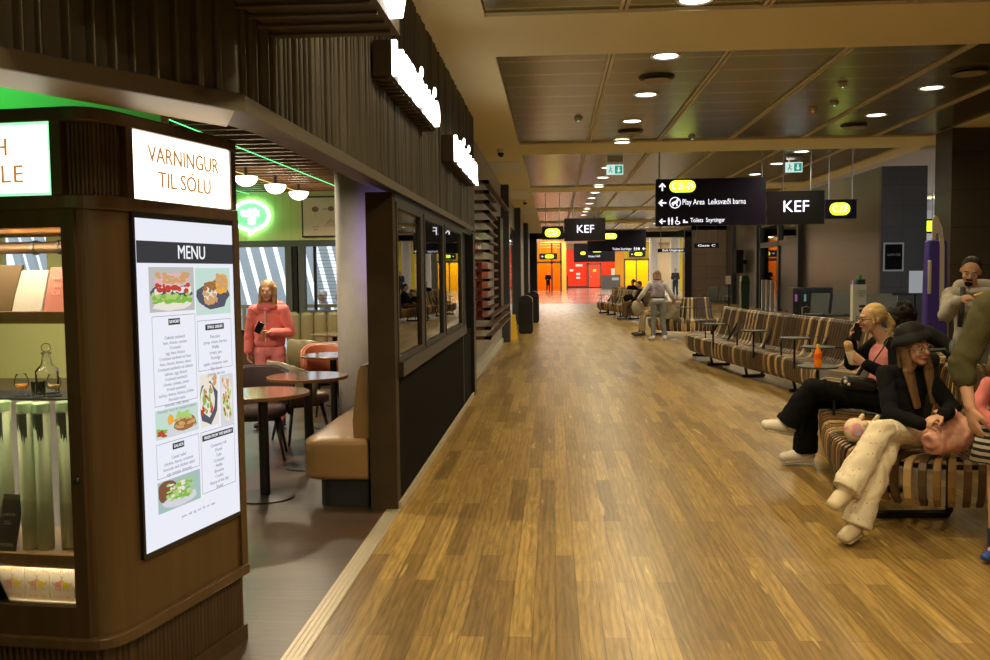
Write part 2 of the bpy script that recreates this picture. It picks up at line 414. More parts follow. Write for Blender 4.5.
# ------------------------------------------------------------------ cafe room
b = BM(); box(b, -12.1, -1.25, -6, 14.1, 3.05, 3.3); struct('ceiling_cafe', b, mat('cafe_ceiling_dark', (.05, .035, .02), .8))
slatm = mat('walnut_slats', (.20, .085, .032), .5, noise=.25, nscale=4)
b = BM(); y = 3.4
while y < 13.8:
    box(b, -11.9, -1.26, y, y+.055, 2.88, 3.0); y += .29
struct('ceiling_slats', b, slatm)
green = emis('green_led', (.12, 1, .28), 2.2)
for i, x in enumerate((-3.1, -3.85, -4.7)):
    b = BM(); box(b, x-.004, x+.004, 5.2, 13.8, 2.874, 2.88); o = struct('trim_led_strip', b, green if i != 1 else emis('warm_led', (1, .75, .2), 1.5))
b = BM()
box(b, -8.1, -1.25, 13.97, 14.1, 2.12, 3.3); box(b, -4.02, -3.93, 13.95, 14.1, 0, 2.12); box(b, -8.1, -5.9, 13.97, 14.1, 0, 2.12); box(b, -12.1, -8.85, 13.97, 14.1, 0, 3.3); box(b, -8.85, -8.1, 13.97, 14.1, 2.6, 3.3); box(b, -8.85, -8.1, 13.97, 14.1, 0, 1.1)
x = -8.0
while x < -1.3:
    box(b, x, x+.118, 13.955, 13.97, 2.16, 3.05); x += .122
struct('wall_back', b, _M['green_panel'])
b = BM(); box(b, -3.93, -1.25, 13.97, 14.1, 0, 1.02); box(b, -1.36, -1.31, 12.05, 14.1, 0, 3.3); struct('wall_back_lower', b, mat('cafe_wall_dark', (.05, .04, .03), .6))
b = BM()
box(b, -5.9, -1.25, 13.93, 14.05, 2.06, 2.16)
for x0, x1 in ((-4.2, -4.10), (-3.99, -3.9), (-5.9, -5.82)): box(b, x0, x1, 13.92, 14.06, 0, 2.06)
box(b, -3.9, -1.25, 13.93, 14.05, 1.0, 1.06)
fr = struct('window_4', b, mat('grey_green_frame', (.07, .08, .075), .45, .3))
b = BM(); box(b, -3.76, -3.72, 13.96, 14.02, 1.06, 2.06); box(b, -4.10, -3.99, 13.95, 14.05, 0, 2.06); struct('mullion', b, _M['black_metal'], fr)
b = BM(); box(b, -3.9, -1.25, 14.02, 14.03, 1.06, 2.06); struct('pane', b, _M['clear_glass'], fr)
b = BM(); z = 1.12
while z < 2.05:
    box(b, -3.72, -1.3, 14.045, 14.065, z, z+.008); z += .055
struct('blind', b, mat('blind_grey', (.16, .18, .19), .6), fr)
b = BM(); box(b, -12.2, -12.1, -6, 14.1, 0, 3.3); struct('wall_cafe_side', b, _M['green_panel'])
b = BM(); box(b, -12.1, -2.9, .2, .3, 0, 3.05); struct('wall_cafe_front', b, _M['green_panel'])
b = BM(); box(b, -4.6, -1.98, 4.5, 4.6, 2.16, 2.9); struct('trim_bulkhead', b, _M['green_panel'])
lamp('bulkhead_led', 'POINT', (-2.9, 4.05, 2.72), 9, (.06, 1, .25), .1)
# outside the cafe: atrium with a leaning glazed facade
mat('facade_steel', (.46, .52, .55), .6)
for k in range(31):
    x = -21.5+k*.56
    b = BM(); loft(b, [[V((x+s*.15, yy, -.2)) for s, yy in ((-1, 36), (1, 36), (1, 36.25), (-1, 36.25))], [V((x-1.75+s*.15, yy, 7)) for s, yy in ((-1, 36), (1, 36), (1, 36.25), (-1, 36.25))]]); struct('trim_facade_beam', b, _M['facade_steel'])
b = BM(); box(b, -8, -3.0, 15.6, 15.66, 1.04, 1.1); box(b, -8, -3.0, 15.6, 15.65, .5, .53)
for x in (-7.5, -6.5, -5.5, -4.45, -3.4): box(b, x, x+.05, 15.6, 15.66, 0, 1.04)
tag(center(part('railing', b, mat('brass_rail', (.45, .38, .26), .35, .6))), 'beige railing outside behind the girl in pink', 'railing')
b = BM(); box(b, -1.5, -1.35, 14.1, 38, 0, 6.5); struct('wall_atrium_side', b, _M['white_plaster'])

# ------------------------------------------------------------------ corridor left wall past the cafe
b = BM(); box(b, -1.3, -1.2, 12.0, 47, 0, ZC); struct('wall_left_stone', b, _M['grey_stone'])
b = BM()
for y0, wd in ((20.9, .5), (28.3, .9), (37.0, .6)): box(b, -1.2, -1.02, y0, y0+wd, 0, ZC)
struct('trim_pilasters', b, _M['pilaster_grey'])
b = BM(); box(b, -1.199, -1.17, 21.6, 28.0, .3, 2.9); struct('window_5', b, mat('dark_mirror_glass', (.25, .25, .25), .06, .9))

# ------------------------------------------------------------------ right side: stone walls, column, portal
b = BM(); box(b, 8.8, 9.0, 25.1, 32.7, 0, 4.35); box(b, 8.8, 9.0, 39.2, 47, 0, 4.35); box(b, 8.8, 9.0, 32.7, 39.2, 3.4, 4.35)
struct('wall_right', b, _M['brown_stone'])
b = BM(); box(b, 8.8, 10.0, 24.95, 25.1, 0, 4.35); struct('wall_gate_end', b, _M['dark_stone'])
b = BM(); box(b, 5.84, 9.2, 13.72, 14.3, 0, ZC)
struct('wall_column', b, _M['dark_stone'])
b = BM(); box(b, 9.0, 9.2, -6, 14, 0, ZC); struct('wall_right_near', b, _M['dark_stone'])
b = BM(); box(b, 23.9, 24.1, 14, 54, 0, .6)
for q in range(10): box(b, 23.9, 24.1, 14+q*4.4, 14.25+q*4.4, .6, 5.5)
box(b, 9.0, 24, 53.8, 54.0, 0, 5.6); struct('wall_side_lounge', b, _M['white_plaster'])
b = BM(); box(b, -8, 9.2, -6.1, -6, 0, ZC+.4); struct('wall_behind', b, _M['white_plaster'])
b = BM(); box(b, -8.1, -8.0, -6, .2, 0, ZC); struct('wall_behind_left', b, _M['white_plaster'])
b = BM(); box(b, 8.62, 8.8, 44.2, 45.0, 0, 4.35); box(b, 8.62, 8.8, 39.0, 39.35, 0, 4.35); box(b, 8.62, 8.8, 32.5, 32.75, 0, 4.35); struct('trim_right_pilasters', b, _M['pilaster_grey'])
# portal at the end of the oak floor
b = BM(); box(b, -1.4, -.84, 46.6, 47.4, 0, 3.62); box(b, 6.7, 7.05, 46.6, 47.4, 0, 3.62); box(b, -1.4, 7.05, 46.6, 47.4, 3.36, 3.7)
struct('door_2', b, mat('portal_black', (.02, .022, .022), .4, .3))
b = BM(); box(b, 7.05, 9.0, 46.8, 47.2, 0, 4.6); box(b, -1.9, -1.2, 46.8, 47.2, 0, 7); box(b, -1.4, 9, 46.8, 47.2, 3.7, 7); struct('wall_portal', b, tiles('brown_stone_lit', (.30, .22, .18), (.05, .04, .033), 1.3, .62, .30, 'XZ', var=.06))  # stone colour raised in place of light on this wall
# gate doors in the right wall
b = BM()
box(b, 8.7, 8.86, 32.75, 33.0, 0, 3.4); box(b, 8.7, 8.86, 35.6, 35.8, 0, 3.4); box(b, 8.7, 8.86, 38.7, 39.0, 0, 3.4); box(b, 8.7, 8.86, 32.75, 39, 2.55, 2.75)
dg = struct('door_3', b, mat('gate_frame', (.05, .055, .055), .4, .4))
b = BM(); box(b, 8.76, 8.79, 33.0, 35.6, .1, 2.55); struct('door_leaf', b, mat('gate_black_panel', (.016, .02, .018), .35), dg)
b = BM(); box(b, 8.8, 8.82, 35.8, 38.7, .1, 2.55); box(b, 8.8, 8.82, 33.0, 38.7, 2.75, 3.4); struct('pane', b, _M['clear_glass'], dg)
b = BM(); box(b, 9.6, 9.7, 32, 40, 0, 1.6); struct('wall_gate_back', b, mat('orange_back', (.5, .09, .02), .5))

# ------------------------------------------------------------------ hall beyond the portal
b = BM(); box(b, -2.4, 22, 47.2, 96, 4.6, 4.8); struct('ceiling_hall', b, _M['white_plaster'])
b = BM(); box(b, 1.0, 6.6, 95, 95.3, .1, 4.05); struct('wall_red', b, _M['red_panel'])
b = BM(); box(b, -2.4, 22, 95.3, 95.6, 0, 4.8); box(b, -2.4, -2.2, 47, 95, 0, 4.8); struct('wall_hall', b, mat('hall_beige', (.55, .42, .26), .7))
b = BM(); box(b, 1.0, 6.6, 94.95, 95, 0, .18); struct('baseboard_hall', b, _M['near_black'])
b = BM(); box(b, 4.95, 6.55, 94.9, 95, .1, 2.5)
b.free()
b = BM(); box(b, 3.72, 4.85, 94.85, 94.95, .1, 2.42); d4 = struct('door_4', b, mat('red_door', (.85, .06, .02), .35))
b = BM(); box(b, 3.55, 3.72, 94.8, 95, .1, 2.6); box(b, 4.85, 5.0, 94.8, 95, .1, 2.6); box(b, 3.55, 5.0, 94.8, 95, 2.42, 2.6); struct('door_frame', b, mat('door_frame_brown', (.16, .06, .03), .5), d4)
b = BM(); box(b, 3.85, 4.0, 94.75, 94.85, 1.1, 1.22); box(b, 4.6, 4.7, 94.75, 94.85, 1.05, 1.2); struct('door_handle', b, _M['steel'], d4)
b = BM(); box(b, 4.15, 4.45, 94.83, 94.85, 1.7, 1.95); struct('door_sign', b, mat('sign_yellow', (.85, .7, .05), .5), d4)
# orange gate lobby on the left
b = BM()
for x in (-1.5, -.2, .58): box(b, x, x+.16, 77.9, 78.1, 0, 4.2)
box(b, -1.4, .7, 77.9, 78.1, 2.42, 2.62)
dor = struct('door_5', b, mat('orange_frame', (.13, .06, .035), .4, .3))
b = BM(); box(b, -1.34, -.2, 78.0, 78.03, .05, 2.42); box(b, -.04, .58, 78.0, 78.03, .05, 2.42); box(b, -1.34, .58, 78.0, 78.03, 2.62, 4.2); struct('pane', b, _M['orange_glass'], dor)
b = BM(); box(b, -2.2, 1.2, 84, 84.2, 0, 4.6); struct('wall_orange', b, _M['orange_panel'])
# orange strip and yellow gate on the right
b = BM(); box(b, 5.95, 6.85, 88.0, 88.15, .0, 4.4); struct('trim_orange_panel', b, mat('amber_panel', (.85, .36, .015), .25))
b = BM()
for x in (6.85, 7.95, 9.15): box(b, x, x+.12, 87.9, 88.1, 0, 2.8)
box(b, 6.85, 9.27, 87.9, 88.1, 2.7, 2.9)
dyl = struct('door_6', b, mat('yellow_frame', (.10, .09, .05), .4, .3))
b = BM(); box(b, 6.97, 7.95, 88.0, 88.03, .05, 2.7); box(b, 8.07, 9.15, 88.0, 88.03, .05, 2.7); struct('pane', b, _M['yellow_glass'], dyl)
b = BM(); box(b, 6.85, 9.3, 88.05, 88.2, 2.9, 4.5); struct('trim_yellow_panel', b, _M['yellow_panel'])
b = BM(); box(b, 6.5, 10, 92, 92.2, 0, 4.5); struct('wall_yellow', b, _M['yellow_panel'])
b = BM(); box(b, 9.27, 10.1, 87.9, 88.3, 0, 4.5); struct('trim_gate_pier', b, _M['pilaster_grey'])
# daylight windows of the hall with white columns
b = BM()
for x in (7.3, 8.9, 10.6): cyl(b, (x+.4, 70, 0), .34, 4.6, 20)
struct('trim_white_columns', b, _M['white_plaster'])
b = BM(); box(b, 10.2, 13.5, 80, 80.2, 0, 4.6); struct('trim_yellow_wing', b, _M['yellow_panel'])
b = BM(); box(b, 21.9, 22, 47, 95, 0, .5); struct('wall_hall_right', b, _M['white_plaster'])

# ------------------------------------------------------------------ lights of the place
WARM = (1, .80, .43); MILD = (1, .875, .57); NEUT = (1, .92, .80)
DL = []
def downlight(x, y, z, power, col, label, group, spot=True, grp=True):
    t = thing('downlight', label, 'ceiling light', (x, y, z), 0, group)
    b = BM(); lathe(b, [(.115, -.004), (.135, -.012), (.15, 0), (.15, .02), (.115, .02)], seg=24); part('trim_ring', b, mat('downlight_ring', (.7, .66, .6), .4), t)
    b = BM(); cyl(b, (0, 0, -.002), .114, .012, 24); part('diffuser', b, _M['lamp_white'], t)
    if power:
        lamp('downlight_lamp', 'AREA', (x, y, z-.02), power, col, .22, PI*.86)
    return t
ROW_A, ROW_B = 'downlights in the row over the middle of the walkway', 'downlights in the row over the striped benches'
k = 0
ORD = 'first second third fourth fifth sixth seventh eighth ninth tenth'.split()
for y in (7.12, 8.92, 10.8, 12.65, 14.49, 18.15, 20.0, 21.8, 23.7, 25.45, 27.4, 29.28, 31.0, 32.75, 34.5, 36.3, 38.4, 40.2, 42.0):
    lab = {0: 'round ceiling downlight at the top edge, nearest to the camera', 1: 'round ceiling downlight just in front of the nearest round air vent', 2: 'round ceiling downlight just past the nearest round air vent', 3: 'third-last round downlight of the near panel, between vent and beam', 4: 'round ceiling downlight right against the second plaster beam'}.get(k, '%s small round downlight beyond the hanging exit sign in the middle row' % ORD[min(9, k-5)])
    col = WARM if y < 12 else MILD
    if y > 33: lamp('downlight_lamp', 'AREA', (1.10, y, ZC), 24, MILD, .22, PI*.86); continue
    downlight(1.10, y, ZC+.028 if not any(abs(y-e) < .2 for bb in bays for e in bb) else ZC, 36 if y < 30 else 24, col, lab, ROW_A); k += 1
k = 0
for y in (8.95, 10.81, 12.6, 16.26, 18.02, 19.92, 21.8, 23.7, 25.5, 27.4, 31.0, 34.5, 37.5, 39.2, 42.6):
    lab = {1: 'right-hand of two bright downlights at upper right in front of the dark column', 2: 'bright downlight at upper right beside the square smoke detectors', 3: 'downlight right of the hanging exit sign over the gate boards', 4: 'downlight just above the top right corner of the big direction board', 5: 'downlight touching the top edge of the big direction board', 13: 'tiny far downlight just left of the direction board, upper of two', 14: 'tiny far downlight just left of the direction board, lower of two'}.get(k)
    if not lab: lamp('downlight_lamp', 'AREA', (4.36, y, ZC), (15 if y < 12 else 34) if y < 30 else 24, WARM if y < 13 else MILD, .22, PI*.86); k += 1; continue
    downlight(4.36, y, ZC+.028, (15 if y < 12 else 34) if y < 30 else 24, WARM if y < 13 else MILD, lab, ROW_B); k += 1
for i, (x, y) in enumerate(((11.2, 30.1), (11.17, 31.65), (11.15, 33.3), (11.1, 34.85), (15.8, 39.8), (20.4, 50.0))):
    lab = ['farthest right downlight of the short row above the gate wall', 'second downlight from the right above the gate wall', 'third downlight from the right above the gate wall', 'fourth downlight from the right above the gate wall, lowest in the photo', 'downlight on the pale ceiling behind the dark block, upper one', 'downlight on the pale ceiling behind the dark block, lower one'][i]
    downlight(x, y, 5.4, 40, MILD, lab, 'downlights in the pale side ceiling')
lamp('green_led_lamp', 'POINT', (-2.15, 1.75, 2.10), 2.2, (.15, 1, .3), .06)
# rows behind the camera (out of frame) that light the foreground floor
for y in (-3.6, -1.8, 0, 1.8, 3.6, 5.4):
    lamp('downlight_lamp', 'AREA', (1.10, y, ZC-.02), 62 if y < 2 else 38, WARM, .22, PI*.86); lamp('downlight_lamp', 'AREA', (4.36, y, ZC-.02), 5, WARM, .22, PI*.86)
lamp('downlight_lamp', 'AREA', (4.36, 7.1, ZC-.02), 11, WARM, .22, PI*.86)
for x in (-6, 0, 6, 12):
    for y in (52, 62, 72, 82, 91): lamp('hall_lamp', 'AREA', (x, y, 4.55), 330, NEUT, 4.)
lamp('gate_lamp', 'AREA', (-.6, 81, 4.5), 200, NEUT, 2.); lamp('gate_lamp', 'AREA', (8, 90, 4.5), 300, NEUT, 2.)
for y in (6.5, 9.5, 12.2):
    for x in (-8.2, -5.4, -2.9): lamp('cafe_lamp', 'AREA', (x, y, 2.86), 62, (1, .84, .58), .2, PI*.86)
lamp('violet_lamp', 'POINT', (-1.36, 8.0, 1.9), 7, (.42, .25, 1), .1)
for y in (29, 34, 38.5, 43.5): lamp('side_fill', 'AREA', (7.5, y, 5.35), 32, MILD, .25, PI*.9)  # unseen fill lamps added to brighten the far right walls
# ------------------------------------------------------------------ kiosk at the cafe corner
def bez(a, c, e, n=10):
    return [(1-t)**2*a+2*t*(1-t)*c+t*t*e for t in [i/n for i in range(n+1)]]
D1 = V((.216, .976, 0)).normalized(); D2 = V((-.985, .10, 0)).normalized()
N1 = V((D1.y, -D1.x, 0)); N2 = V((D2.y, -D2.x, 0)); N2 = -N2 if N2.y > 0 else N2
KC = V((-1.545, 2.97, 0)); KS1 = KC+D1*.14; KS2 = KC+D2*.105; KR = KC+D1*.86; KL = KC+D2*1.6
def outline(e, a=KR, z=KL, n=10):
    """front line of the kiosk from the right end a, round the corner, to z; pushed out by e"""
    s1, s2 = KS1+N1*e, KS2+N2*e
    # corner of the pushed-out lines
    den = D1.x*D2.y-D1.y*D2.x; w_ = (KC+N2*e)-(KC+N1*e); t = (w_.x*D2.y-w_.y*D2.x)/den
    c = KC+N1*e+D1*t
    return [a+N1*e]+bez(s1, c, s2, n)+[z+N2*e]
def kprism(b, e, z0, z1, dep=.42):
    P = outline(e)+[KL-N2*dep, KR-N1*dep]
    prism(b, [(p.x, p.y) for p in P], z0, z1)
wood = mat('kiosk_walnut', (.076, .041, .016), .36, noise=.22, nscale=2.2, stretch=(9, 9, .7), coat=.15)
woodd = mat('kiosk_walnut_dark', (.054, .029, .012), .42, noise=.2, nscale=2.5, stretch=(9, 9, .7))
kg = thing('display_kiosk', 'dark walnut corner kiosk with rounded edge, glass showcase and fluted plinth', 'kiosk', tuple(KC))
def kp(name, b, m, **k): return wpart(name, b, m, kg, **k)
b = BM(); kprism(b, -.02, 0, .30)
# flutes around the plinth
P = outline(-.02, n=24); acc = 0
for a, c in zip(P, P[1:]):
    L = (c-a).length; d = (c-a).normalized(); n = V((d.y, -d.x, 0)); n = n if n.dot(KC+N1+N2-KC) > 0 else -n
    s = .024-acc
    while s < L-.002:
        q = a+d*s; cyl(b, (q.x, q.y, .075), .0105, .225, 8); s += .024
    acc = (acc+L) % .024
kp('plinth', b, woodd)
b = BM(); kprism(b, .0, 0, .07); kp('foot_rail', b, woodd)
b = BM(); kprism(b, .022, .30, .345); kp('base_rail', b, wood, bevel=.008)
# body: curved corner column and display wall
b = BM()
P = [KR]+[KS1]+bez(KS1, KC, KS2, 14)[1:]+[KS2+D2*.012, KS2+D2*.012-N2*.42, KS1-N1*.20, KR-N1*.14]
prism(b, [(p.x, p.y) for p in P], .345, 1.84); kp('corner_column', b, wood)
b = BM(); a = KR-D1*.045
P = [KR+N1*.012, a+N1*.012, a-N1*.14, KR-N1*.14]; prism(b, [(p.x, p.y) for p in P], .345, 1.84); kp('end_stile', b, wood)
# header with fluted corner
b = BM(); kprism(b, -.018, 1.885, 2.132); kp('header_box', b, woodd)
b = BM(); P = outline(-.014, n=12)[1:-1]
for a, c in zip(P, P[1:]):
    q = (a+c)/2; cyl(b, (q.x, q.y, 1.885), .0078, .248, 8)
kp('header_flutes', b, woodd)
b = BM(); kprism(b, .012, 1.835, 1.885); kp('header_rail', b, wood, bevel=.006)
b = BM(); kprism(b, .012, 2.132, 2.18); kp('top_rail', b, wood, bevel=.006)
b = BM()
for s in (.0, .66): 
    q0 = KC+D1*(.16+s); q1 = q0+D1*.035; prism(b, [(p.x, p.y) for p in (q0+N1*.008, q1+N1*.008, q1-N1*.03, q0-N1*.03)], 1.885, 2.132); kp('sign_stile', b, wood); b = BM()
q0 = KC+D2*.115; q1 = q0+D2*.04; prism(b, [(p.x, p.y) for p in (q0+N2*.008, q1+N2*.008, q1-N2*.03, q0-N2*.03)], 1.885, 2.132)
kp('sign_stile', b, wood)
# showcase frame (right stile, top and bottom rails), back stays open to the cafe
b = BM()
def slab(b, s0, s1, z0, z1, e0, e1):
    P = [KC+D2*s0+N2*e1, KC+D2*s1+N2*e1, KC+D2*s1+N2*e0, KC+D2*s0+N2*e0]; prism(b, [(p.x, p.y) for p in P], z0, z1)
slab(b, .075, .125, .345, 1.835, -.03, .01)
slab(b, .125, 1.6, 1.775, 1.835, -.03, .01); slab(b, .125, 1.6, .345, .452, -.03, .01)
kp('showcase_frame', b, woodd)
b = BM(); q = KC+D2*.10+N2*.012; ball(b, (q.x, q.y, .905), .013, 12); kp('lock', b, _M['near_black'])
b = BM(); slab(b, .125, 1.6, .452, 1.775, -.016, -.010); kp('showcase_pane', b, _M['clear_glass'])
b = BM(); slab(b, .125, 1.6, 1.462, 1.486, -.26, -.04); slab(b, .125, 1.6, .60, .625, -.36, -.03); kp('shelf', b, mat('shelf_oak', (.34, .19, .075), .45, noise=.2, nscale=3, stretch=(6, 6, 1)))
b = BM(); slab(b, .125, 1.6, 1.15, 1.158, -.40, -.19); kp('glass_shelf', b, mat('smoked_shelf', (.02, .017, .015), .35, spec=.3))
b = BM(); slab(b, .125, 1.6, .40, .60, -.36, -.345); slab(b, .125, 1.6, .40, .452, -.36, -.03); b_ = b; kp('bin_back', b, mat('bin_cream', (.8, .74, .6), .6))
b = BM(); slab(b, .125, 1.6, 1.760, 1.772, -.045, -.018); kp('light_strip', b, emis('showcase_led', (1, .84, .55), 34.))
b = BM(); slab(b, .125, 1.6, 1.452, 1.461, -.055, -.03); kp('light_strip', b, emis('shelf_led', (1, .90, .62), 75.))
b = BM(); slab(b, .125, 1.6, .588, .596, -.038, -.028); kp('light_strip', b, emis('bin_led', (1, .86, .55), 30.))
b = BM(); slab(b, .125, 1.6, 1.744, 1.776, -.018, -.016); slab(b, .125, 1.6, 1.444, 1.486, -.030, -.027); slab(b, .125, 1.6, .578, .625, -.025, -.021)
kp('shelf_lip', b, _M['shelf_oak'])
b = BM(); slab(b, .3, 1.5, 2.181, 2.189, -.30, -.26); kp('top_light', b, emis('green_strip', (.05, 1, .22), 4.))
# lit sign boxes
def signbox(label, s0, s1, D, N, z0, z1, lines, size, glow, tcol, sp):
    o = thing('lightbox_sign', label, 'sign', tuple(KC+D*(s0+s1)/2+V((0, 0, z0))))
    P = [KC+D*s0+N*.003, KC+D*s1+N*.003, KC+D*s1-N*.017, KC+D*s0-N*.017]
    b = BM(); prism(b, [(p.x, p.y) for p in P], z0, z1); wpart('lit_face', b, glow, o)
    return o
sb = signbox('glowing white sign box reading VARNINGUR TIL SOLU on the kiosk header', .198, .815, D1, N1, 1.888, 2.130, None, 0, emis('sign_glow', (1, .88, .68), 3.8), None, 0)
tx = emis('sign_brown', (.55, .22, .05), .95)
for s, z, wd in (('VARNINGUR', 2.052, .45), ('TIL SÖLU', 1.962, .335)):
    q = KC+D1*.505+N1*.006+V((0, 0, z)); text(s, .086, tx, sb, q, D1, (0, 0, 1), .0015, width=wd)
sl = signbox('glowing white sign box with green-lit edge at the left edge of the photo', .158, 1.0, D2, N2, 1.89, 2.128, None, 0, _M['sign_glow'], None, 0)
b = BM()
for s0, s1, z0, z1 in ((.152, .162, 1.888, 2.130), (.152, 1.0, 1.886, 1.895), (.152, 1.0, 2.123, 2.132)):
    slab(b, s0, s1, z0, z1, -.01, .0075)
wpart('green_reflection', b, emis('green_reflection', (.30, 1, .42), 1.6), sl)  # glowing strips imitate green light reflected on the box edges
for s, z in (('MERCH', 2.048), ('FOR SALE', 1.956)):
    q = KC+D2*(.312 if s == 'MERCH' else .258)+N2*.006+V((0, 0, z)); text(s, .086, tx, sl, q, -D2, (0, 0, 1), .0015, align='RIGHT', spacing=1.12)
# ------------------------------------------------------------------ the menu screen on the kiosk
sc = thing('menu_screen', 'tall bright portrait screen showing the cafe menu on the kiosk side', 'screen', tuple(KC+D1*.48+V((0, 0, .53))))
S0, S1, Z0, Z1 = .180, .797, .592, 1.815
def scr(s, z, e=.0): return KC+D1*s+N1*e+V((0, 0, z))
def patch(b, s0, s1, z0, z1, e, mi=0):
    f = b.faces.new([b.verts.new(scr(s, z, e)) for s, z in ((s0, z0), (s1, z0), (s1, z1), (s0, z1))]); f.material_index = mi
b = BM(); prism(b, [(p.x, p.y) for p in (scr(S0-.012, 0, .016), scr(S1+.012, 0, .016), scr(S1+.012, 0, .0005), scr(S0-.012, 0, .0005))], Z0-.02, Z1+.02)
wpart('bezel', b, mat('screen_bezel', (.012, .012, .013), .25), sc)
b = BM(); prism(b, [(p.x, p.y) for p in (scr(S0, 0, .018), scr(S1, 0, .018), scr(S1, 0, .01), scr(S0, 0, .01))], Z0, Z1)
wpart('lit_panel', b, emis('screen_white', (.90, .91, 1.0), .93), sc)
gy = emis('screen_dark_band', (.045, .045, .05), 1.); ln = emis('screen_line', (.30, .30, .34), 1.); tg = emis('screen_text', (.36, .36, .42), 1.); wt = emis('screen_title', (.95, .95, 1), 1.)
W_ = S1-S0; Hh = Z1-Z0
def su(u): return S0+u*W_
def zv(v): return Z1-v*Hh
b = BM(); prism(b, [(p.x, p.y) for p in (scr(S0, 0, .0195), scr(S1, 0, .0195), scr(S1, 0, .018), scr(S0, 0, .018))], zv(.132), zv(.066)); wpart('title_band', b, gy, sc)
text('MENU', .075, wt, sc, scr(su(.53), zv(.099), .0205), D1, (0, 0, 1), .0006, width=.175, name='title')
def rect_line(b, u0, u1, v0, v1, t=.0022):
    for a in ((su(u0), su(u1), zv(v0)-t, zv(v0)), (su(u0), su(u1), zv(v1), zv(v1)+t), (su(u0), su(u0)+t, zv(v1), zv(v0)), (su(u1)-t, su(u1), zv(v1), zv(v0))):
        patch(b, *a, .0192)
b = BM()
for r in ((.115, .545, .293, .568), (.565, .955, .318, .484), (.115, .545, .683, .79), (.565, .955, .684, .889)): rect_line(b, *r)
wpart('box_lines', b, ln, sc)
def block(u, v, head, lines, step=.024, size=.0165):
    b = BM(); w2 = .016*len(head)*.5+.01; patch(b, su(u)-w2*.62, su(u)+w2*.62, zv(v)-.012, zv(v)+.012, .0192); wpart('heading_tag', b, gy, sc)
    text(head, .017, wt, sc, scr(su(u), zv(v), .0205), D1, (0, 0, 1), .0004, name='heading')
    text('\n'.join(lines), size, tg, sc, scr(su(u), zv(v)-.024-.0115*len(lines), .0200), D1, (0, 0, 1), .0004, name='dish_list', lines=1.12)
block(.33, .313, 'SAVORY', ['Ciabatta sandwich', 'ham, cheese, tomato', 'Croissant', 'egg, ham, lettuce', 'Croissant sandwich w/ ham', 'ham, cheese, lettuce, sauce', 'Croissant sandwich w/ salmon', 'salmon, egg, lettuce', 'Croissant sandwich', 'cheese, tomato, pesto', 'Pretzel sandwich', 'turkey, cheese, lettuce, pickles', 'Avocado toast', 'avocado, chili, lemon', 'Avocado toast w/ smoked salmon'], size=.0175)
block(.76, .342, 'SMALL DISHES', ['Pancakes', 'syrup, cream, berries', 'Waffle', 'cream, jam', 'Porridge', 'apple, cinnamon, nuts', 'Skyr bowl', 'granola, berries'], size=.0195)
block(.33, .702, 'SALADS', ['Caesar salad', 'chicken, bacon, croutons', 'Avocado and chicken salad', 'egg, tomato, dressing'], size=.018)
block(.76, .706, 'FRESH FROM THE BAKERY', ['Cinnamon roll', 'Donut', 'Cake', 'Croissant', 'Muffin', 'Brownie', 'Cookie', 'Pastry of the day', 'Bread'], size=.0195)
text('gluten   milk   egg   nuts   fish   soy   vegan', .013, tg, sc, scr(su(.52), zv(.932), .0200), D1, (0, 0, 1), .0004, name='allergen_line')
FC = {n: emis('food_'+n, c, 1.) for n, c in dict(bread=(.62, .36, .16), crust=(.35, .16, .05), green=(.24, .48, .07), leaf=(.42, .62, .16), red=(.55, .06, .04), cream=(.82, .76, .66), grey=(.50, .50, .48), slate=(.10, .10, .13), mint=(.55, .72, .64), orange=(.85, .42, .05), pink=(.75, .45, .45), plate=(.66, .66, .70), teal=(.38, .52, .50), brown=(.22, .10, .05)).items()}
FK = list(FC)
def picture(u0, u1, v0, v1, bg, shapes, seed):
    """dish photo: ellipses (u, v, ru, rv, colour, scatter count) clipped by staying inside"""
    r = random.Random(seed); b = BM(); e = .0192
    patch(b, su(u0), su(u1), zv(v1), zv(v0), e, FK.index(bg))
    for (cu, cv, ru, rv, cname, n) in shapes:
        for q in range(n):
            x = cu+(r.uniform(-ru, ru) if n > 1 else 0); y = cv+(r.uniform(-rv, rv) if n > 1 else 0)
            a, c2 = (ru, rv) if n == 1 else (r.uniform(.03, .07), r.uniform(.03, .06))
            e += .000004; pts = []
            for k in range(14):
                px = min(.985, max(.015, x+a*math.cos(2*PI*k/14)*r.uniform(.85, 1.1))); py = min(.985, max(.015, y+c2*math.sin(2*PI*k/14)*r.uniform(.85, 1.1)))
                pts.append(b.verts.new(scr(su(u0+(u1-u0)*px), zv(v0+(v1-v0)*py), e)))
            try: f = b.faces.new(pts); f.material_index = FK.index(cname)
            except ValueError: pass
    return wpart('dish_photo', b, [FC[k] for k in FK], sc)
picture(.10, .545, .144, .281, 'grey', [(.5, .55, .5, .2, 'slate', 1), (.5, .84, .45, .15, 'cream', 1), (.5, .3, .42, .17, 'pink', 1), (.5, .25, .35, .1, 'bread', 30), (.5, .7, .42, .1, 'leaf', 40), (.5, .72, .42, .07, 'green', 30), (.5, .5, .4, .07, 'cream', 22), (.5, .47, .38, .07, 'red', 18)], 1)
picture(.56, .955, .146, .30, 'mint', [(.5, .6, .48, .30, 'slate', 1), (.75, .35, .22, .22, 'orange', 1), (.75, .3, .14, .14, 'bread', 18), (.4, .55, .2, .2, 'cream', 1), (.4, .4, .14, .12, 'crust', 24), (.4, .65, .2, .12, 'bread', 20), (.15, .85, .1, .07, 'plate', 1)], 2)
picture(.57, .775, .495, .67, 'cream', [(.45, .55, .55, .42, 'slate', 1), (.4, .5, .4, .32, 'cream', 1), (.4, .5, .28, .24, 'red', 26), (.4, .5, .26, .22, 'green', 16), (.8, .15, .1, .08, 'bread', 12)], 3)
